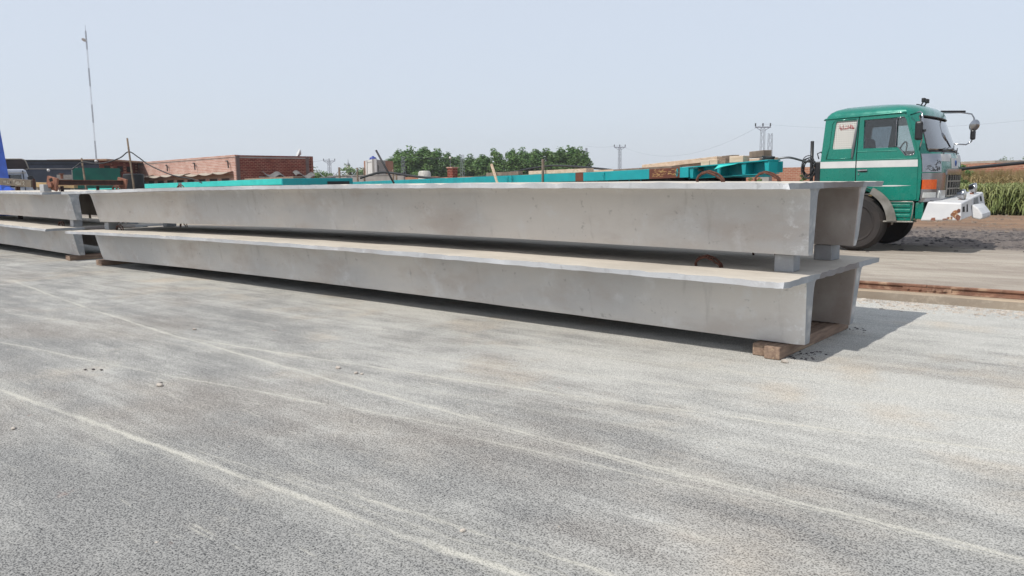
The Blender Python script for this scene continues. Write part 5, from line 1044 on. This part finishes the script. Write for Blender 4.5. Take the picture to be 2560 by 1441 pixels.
# ================================================================== VEGETATION
def leafy(rnd, n, clumps, size, up=.35):
    b = MB(); tot = sum(c[1]**2 for c in clumps)
    for (c, r, fl) in clumps:
        for i in range(max(6, int(n*r*r/tot))):
            v = Vector((rnd.gauss(0, 1), rnd.gauss(0, 1), rnd.gauss(0, 1))).normalized(); p = c+Vector((v.x*r, v.y*r, v.z*r*fl))*rnd.uniform(.55, 1.05)
            nrm = (v*.6+Vector((rnd.gauss(0, .6), rnd.gauss(0, .6), rnd.gauss(up, .5)))).normalized(); a = nrm.orthogonal().normalized(); a = Matrix.Rotation(rnd.uniform(0, 6.28), 3, nrm) @ a; t = nrm.cross(a); s = size*rnd.uniform(.6, 1.3)
            k_ = len(b.v); b.v += [p-a*s*.5, p+t*s*.32, p+a*s*.5, p-t*s*.32]; b.f.append((k_, k_+1, k_+2, k_+3))
    return b
def tree_meshes(seed, h, r, n, leaf, shape):
    rnd = random.Random(seed); cl = []; tr_ = MB(); tr_.tube([Vector((0, 0, 0)), Vector((.05*h*.1, 0, h*.35)), Vector((0, .03, h*.8))], [h*.025, h*.018, h*.006], 7)
    for i in range(48):
        t = rnd.random()**.85; z = h*(.05+.89*t); k_ = (math.sin(math.pi*min(1, .30+.70*t)))**.6 if shape == 'tall' else math.sqrt(max(.05, 1-(2*t-1)**2))
        a = rnd.uniform(0, 6.28); d = r*k_*rnd.uniform(.3, .85); c = Vector((d*math.cos(a), d*math.sin(a), z)); cl.append((c, r*rnd.uniform(.22, .42)*(.65+.5*k_), 1.15 if shape == 'tall' else .7))
        if i % 3 == 0: tr_.tube([Vector((0, 0, z*.7)), c*.6+Vector((0, 0, c.z*.36)), c], [h*.010, h*.006, h*.002], 5)
    cl.append((Vector((rnd.uniform(-.2, .2)*r, 0, h*.97)), r*.22, 1.5))
    return leafy(rnd, n, cl, leaf), tr_
protos = {}
def tree(px_, ytop, d, r, label, kind, seed, mat='leaf_dark', group='tall trees behind the trailer', name='leafy_tree', n=5200, leaf=.42):
    P_ = gpt(px_, d); h = zpx(px_, ytop, d)-.3; key = (kind, seed % 5)
    if key not in protos:
        L_, T_ = tree_meshes(100+seed % 5, 10, 2.6 if kind == 'tall' else 4.2, n, leaf, kind); lm = L_.mesh('crown', fix=False); tm_ = T_.mesh('trunk'); tm_.materials.append(M['bark']); lm.materials.append(M[mat]); protos[key] = (lm, tm_)
    lm, tm_ = protos[key]; t = thing(name, (P_.x, P_.y, .25), label, 'tree', group); s = h/10; rs_ = r*(1.32 if kind == 'tall' else 1)/(2.6 if kind == 'tall' else 4.2); t.scale = (rs_, rs_, s); t.rotation_euler = (0, 0, seed*1.7)
    for nm, me in (('crown', lm), ('trunk', tm_)): o = bpy.data.objects.new(nm, me); COL.objects.link(o); o.parent = t
    return t
ords = ['leftmost', 'second', 'third', 'fourth', 'fifth', 'sixth', 'seventh', 'eighth', 'ninth']
for i, (px_, yt, d, r) in enumerate(((996, 376, 142, 2.5), (1028, 368, 140, 2.9), (1062, 371, 141, 2.8), (1092, 374, 143, 2.6), (1122, 384, 146, 2.2), (1148, 389, 148, 1.9), (1178, 388, 142, 2.4), (1208, 389, 141, 2.5), (1240, 374, 140, 1.9))):
    tree(px_, yt, d, r, '%s tall green tree of the left clump, counted from the white house' % ords[i], 'tall', i)
for i, (px_, yt, d, r) in enumerate(((1284, 374, 140, 2.2), (1308, 372, 142, 2.4), (1340, 376, 143, 2.6), (1372, 374, 141, 2.7), (1402, 372, 140, 2.6), (1430, 367, 141, 2.7), (1450, 370, 139, 2.0))):
    tree(px_, yt, d, r, '%s tall green tree of the right clump, counted from the gap between clumps' % ords[i], 'tall', i+20)
for px_, yt, d, r, lab, sd in ((790, 421, 120, 3.0, 'small round tree right of the brick building', 1), (800, 430, 100, 2.4, 'light green bush under the small round tree', 2), (880, 417, 200, 6.5, 'broad dark tree behind the minaret', 3), (915, 422, 210, 4, 'dark tree left of the white house', 4), (2508, 396, 230, 3.2, 'left one of the hazy round trees on the right horizon', 0), (2525, 398, 230, 3.0, 'second hazy round tree on the right horizon', 1), (2560, 398, 230, 4.0, 'rightmost hazy round tree on the right horizon', 3)):
    tree(px_, yt, d, r, lab, 'round', sd+5, 'leaf_mid', 'trees on the horizon', n=2200, leaf=.55)
# shrubs by the truck and behind the loops
def shrub(P, h, r, label, seed, leaf=.10, n=1600, mat='leaf_mid'):
    rnd = random.Random(seed); cl = []; st = MB()
    for i in range(16):
        a = rnd.uniform(0, 6.28); d = r*rnd.random()**.6; z = h*rnd.uniform(.25, 1)*(1-.35*d/r); c = Vector((P.x+d*math.cos(a), P.y+d*math.sin(a), P.z+z)); cl.append((c, r*rnd.uniform(.2, .36), .9)); st.tube([P, P.lerp(c, .5)+Vector((0, 0, .1)), c], [.02, .013, .005], 4)
    t = thing('shrub', tuple(P), label, 'shrub'); leafy(rnd, n, cl, leaf).build('foliage', mat, t, fix=False); st.build('stems', 'bark', t); return t
def gp(px_, d, z=.3): p = at(px_, 470, d); return Vector((p.x, p.y, z))
shrub(gp(2398, 34), 2.1, .55, 'tall bushy shrub right behind the truck grille', 1); shrub(gp(2418, 36), 1.95, .6, 'bushy shrub between the truck and the maize', 2, mat='leaf_corn'); shrub(gp(2408, 31), 1.3, .55, 'low shrub below the tall one beside the bumper', 3)
shrub(gp(1885, 44), 1.75, .5, 'green shrub before the field wall left of the pylon post', 4, n=900); shrub(gp(2005, 44), 1.7, .45, 'green shrub before the field wall just left of the truck', 5, n=900); shrub(gp(1800, 42), 1.55, .5, 'low olive shrub under the trailer neck', 6, n=700)
pcol = gp(1915, 46, .3); tag(MB().beam(pcol, Vector((pcol.x, pcol.y, 2.3)), .5, .5).build('gate_pillar', 'grey_plaster'), 'grey square pillar below the tallest pylon', 'pillar')
# maize: one standing crop, front rows green, back rows dry
def maize(name, mat, n, fn, hmin, hmax, label, seed, tassel):
    rnd = random.Random(seed); b = MB()
    for i in range(n):
        x, y = fn(rnd); z0 = gh(x, y); h = rnd.uniform(hmin, hmax); top = Vector((x+rnd.gauss(0, .06), y+rnd.gauss(0, .06), z0+h)); base = Vector((x, y, z0-.02)); b.tube([base, base.lerp(top, .5), top], [.012, .010, .004], 3)
        for k_ in range(8):
            p = base.lerp(top, .15+.1*k_+rnd.uniform(-.03, .03)); a = rnd.uniform(0, 6.28); d = Vector((math.cos(a), math.sin(a), 0)); s = Vector((-d.y, d.x, 0)); ln = rnd.uniform(.3, .6)*(1.15-.35*abs(k_/7-.45)); wd = rnd.uniform(.014, .028)
            q = [p, p+d*ln*.35+Vector((0, 0, ln*.32)), p+d*ln*.75+Vector((0, 0, ln*.22)), p+d*ln+Vector((0, 0, -ln*rnd.uniform(.05, .4)))]; w4 = [wd*.5, wd, wd*.8, .003]; k0 = len(b.v)
            for pp, ww in zip(q, w4): b.v += [pp-s*ww, pp+s*ww]
            for j in range(3): b.f.append((k0+2*j, k0+2*j+1, k0+2*j+3, k0+2*j+2))
        if tassel:
            for k_ in range(5): d = Vector((rnd.gauss(0, .09), rnd.gauss(0, .09), rnd.uniform(.12, .25))); b.tube([top-Vector((0, 0, .05)), top+d], [.006, .003], 3)
    return tag(b.build(name, mat, fix=False), label, kind='stuff')
maize('maize_crop', 'leaf_corn', 3600, lambda r: (r.uniform(-5.6, 6.5), 24.2+abs(r.gauss(0, 2.0))), .75, 1.15, 'green maize standing in front of the dry rows', 11, False)
maize('dry_maize_crop', 'leaf_dry', 2400, lambda r: (r.uniform(-9, 9), r.uniform(28.5, 41)), 1.15, 1.5, 'dry brown tasselled maize behind the green rows', 12, True)
# black pole slung in front of the field wall, at the right edge
tag(MB().tube([at(2392, 424, 17.5), at(2700, 393, 14.8)], .035, 8).build('black_pipe', 'cable_black', smooth='all'), 'long straight black pipe held level beyond the truck front', 'pipe')

# ================================================================== SUMMER HAZE
hz = NT('haze_air'); hz.t.nodes.remove(hz.b); pv = hz.n('ShaderNodeVolumePrincipled'); pv.inputs['Color'].default_value = (.97, .98, 1, 1); pv.inputs['Density'].default_value = .0004; pv.inputs['Anisotropy'].default_value = .3
hz.l(pv.outputs[0], hz.out.inputs['Volume'])
o = MB().box(-950, 650, -300, 1150, -1.2, 67).build('haze', hz.m); tag(o, 'thin pale summer haze lying over the yard', kind='stuff')
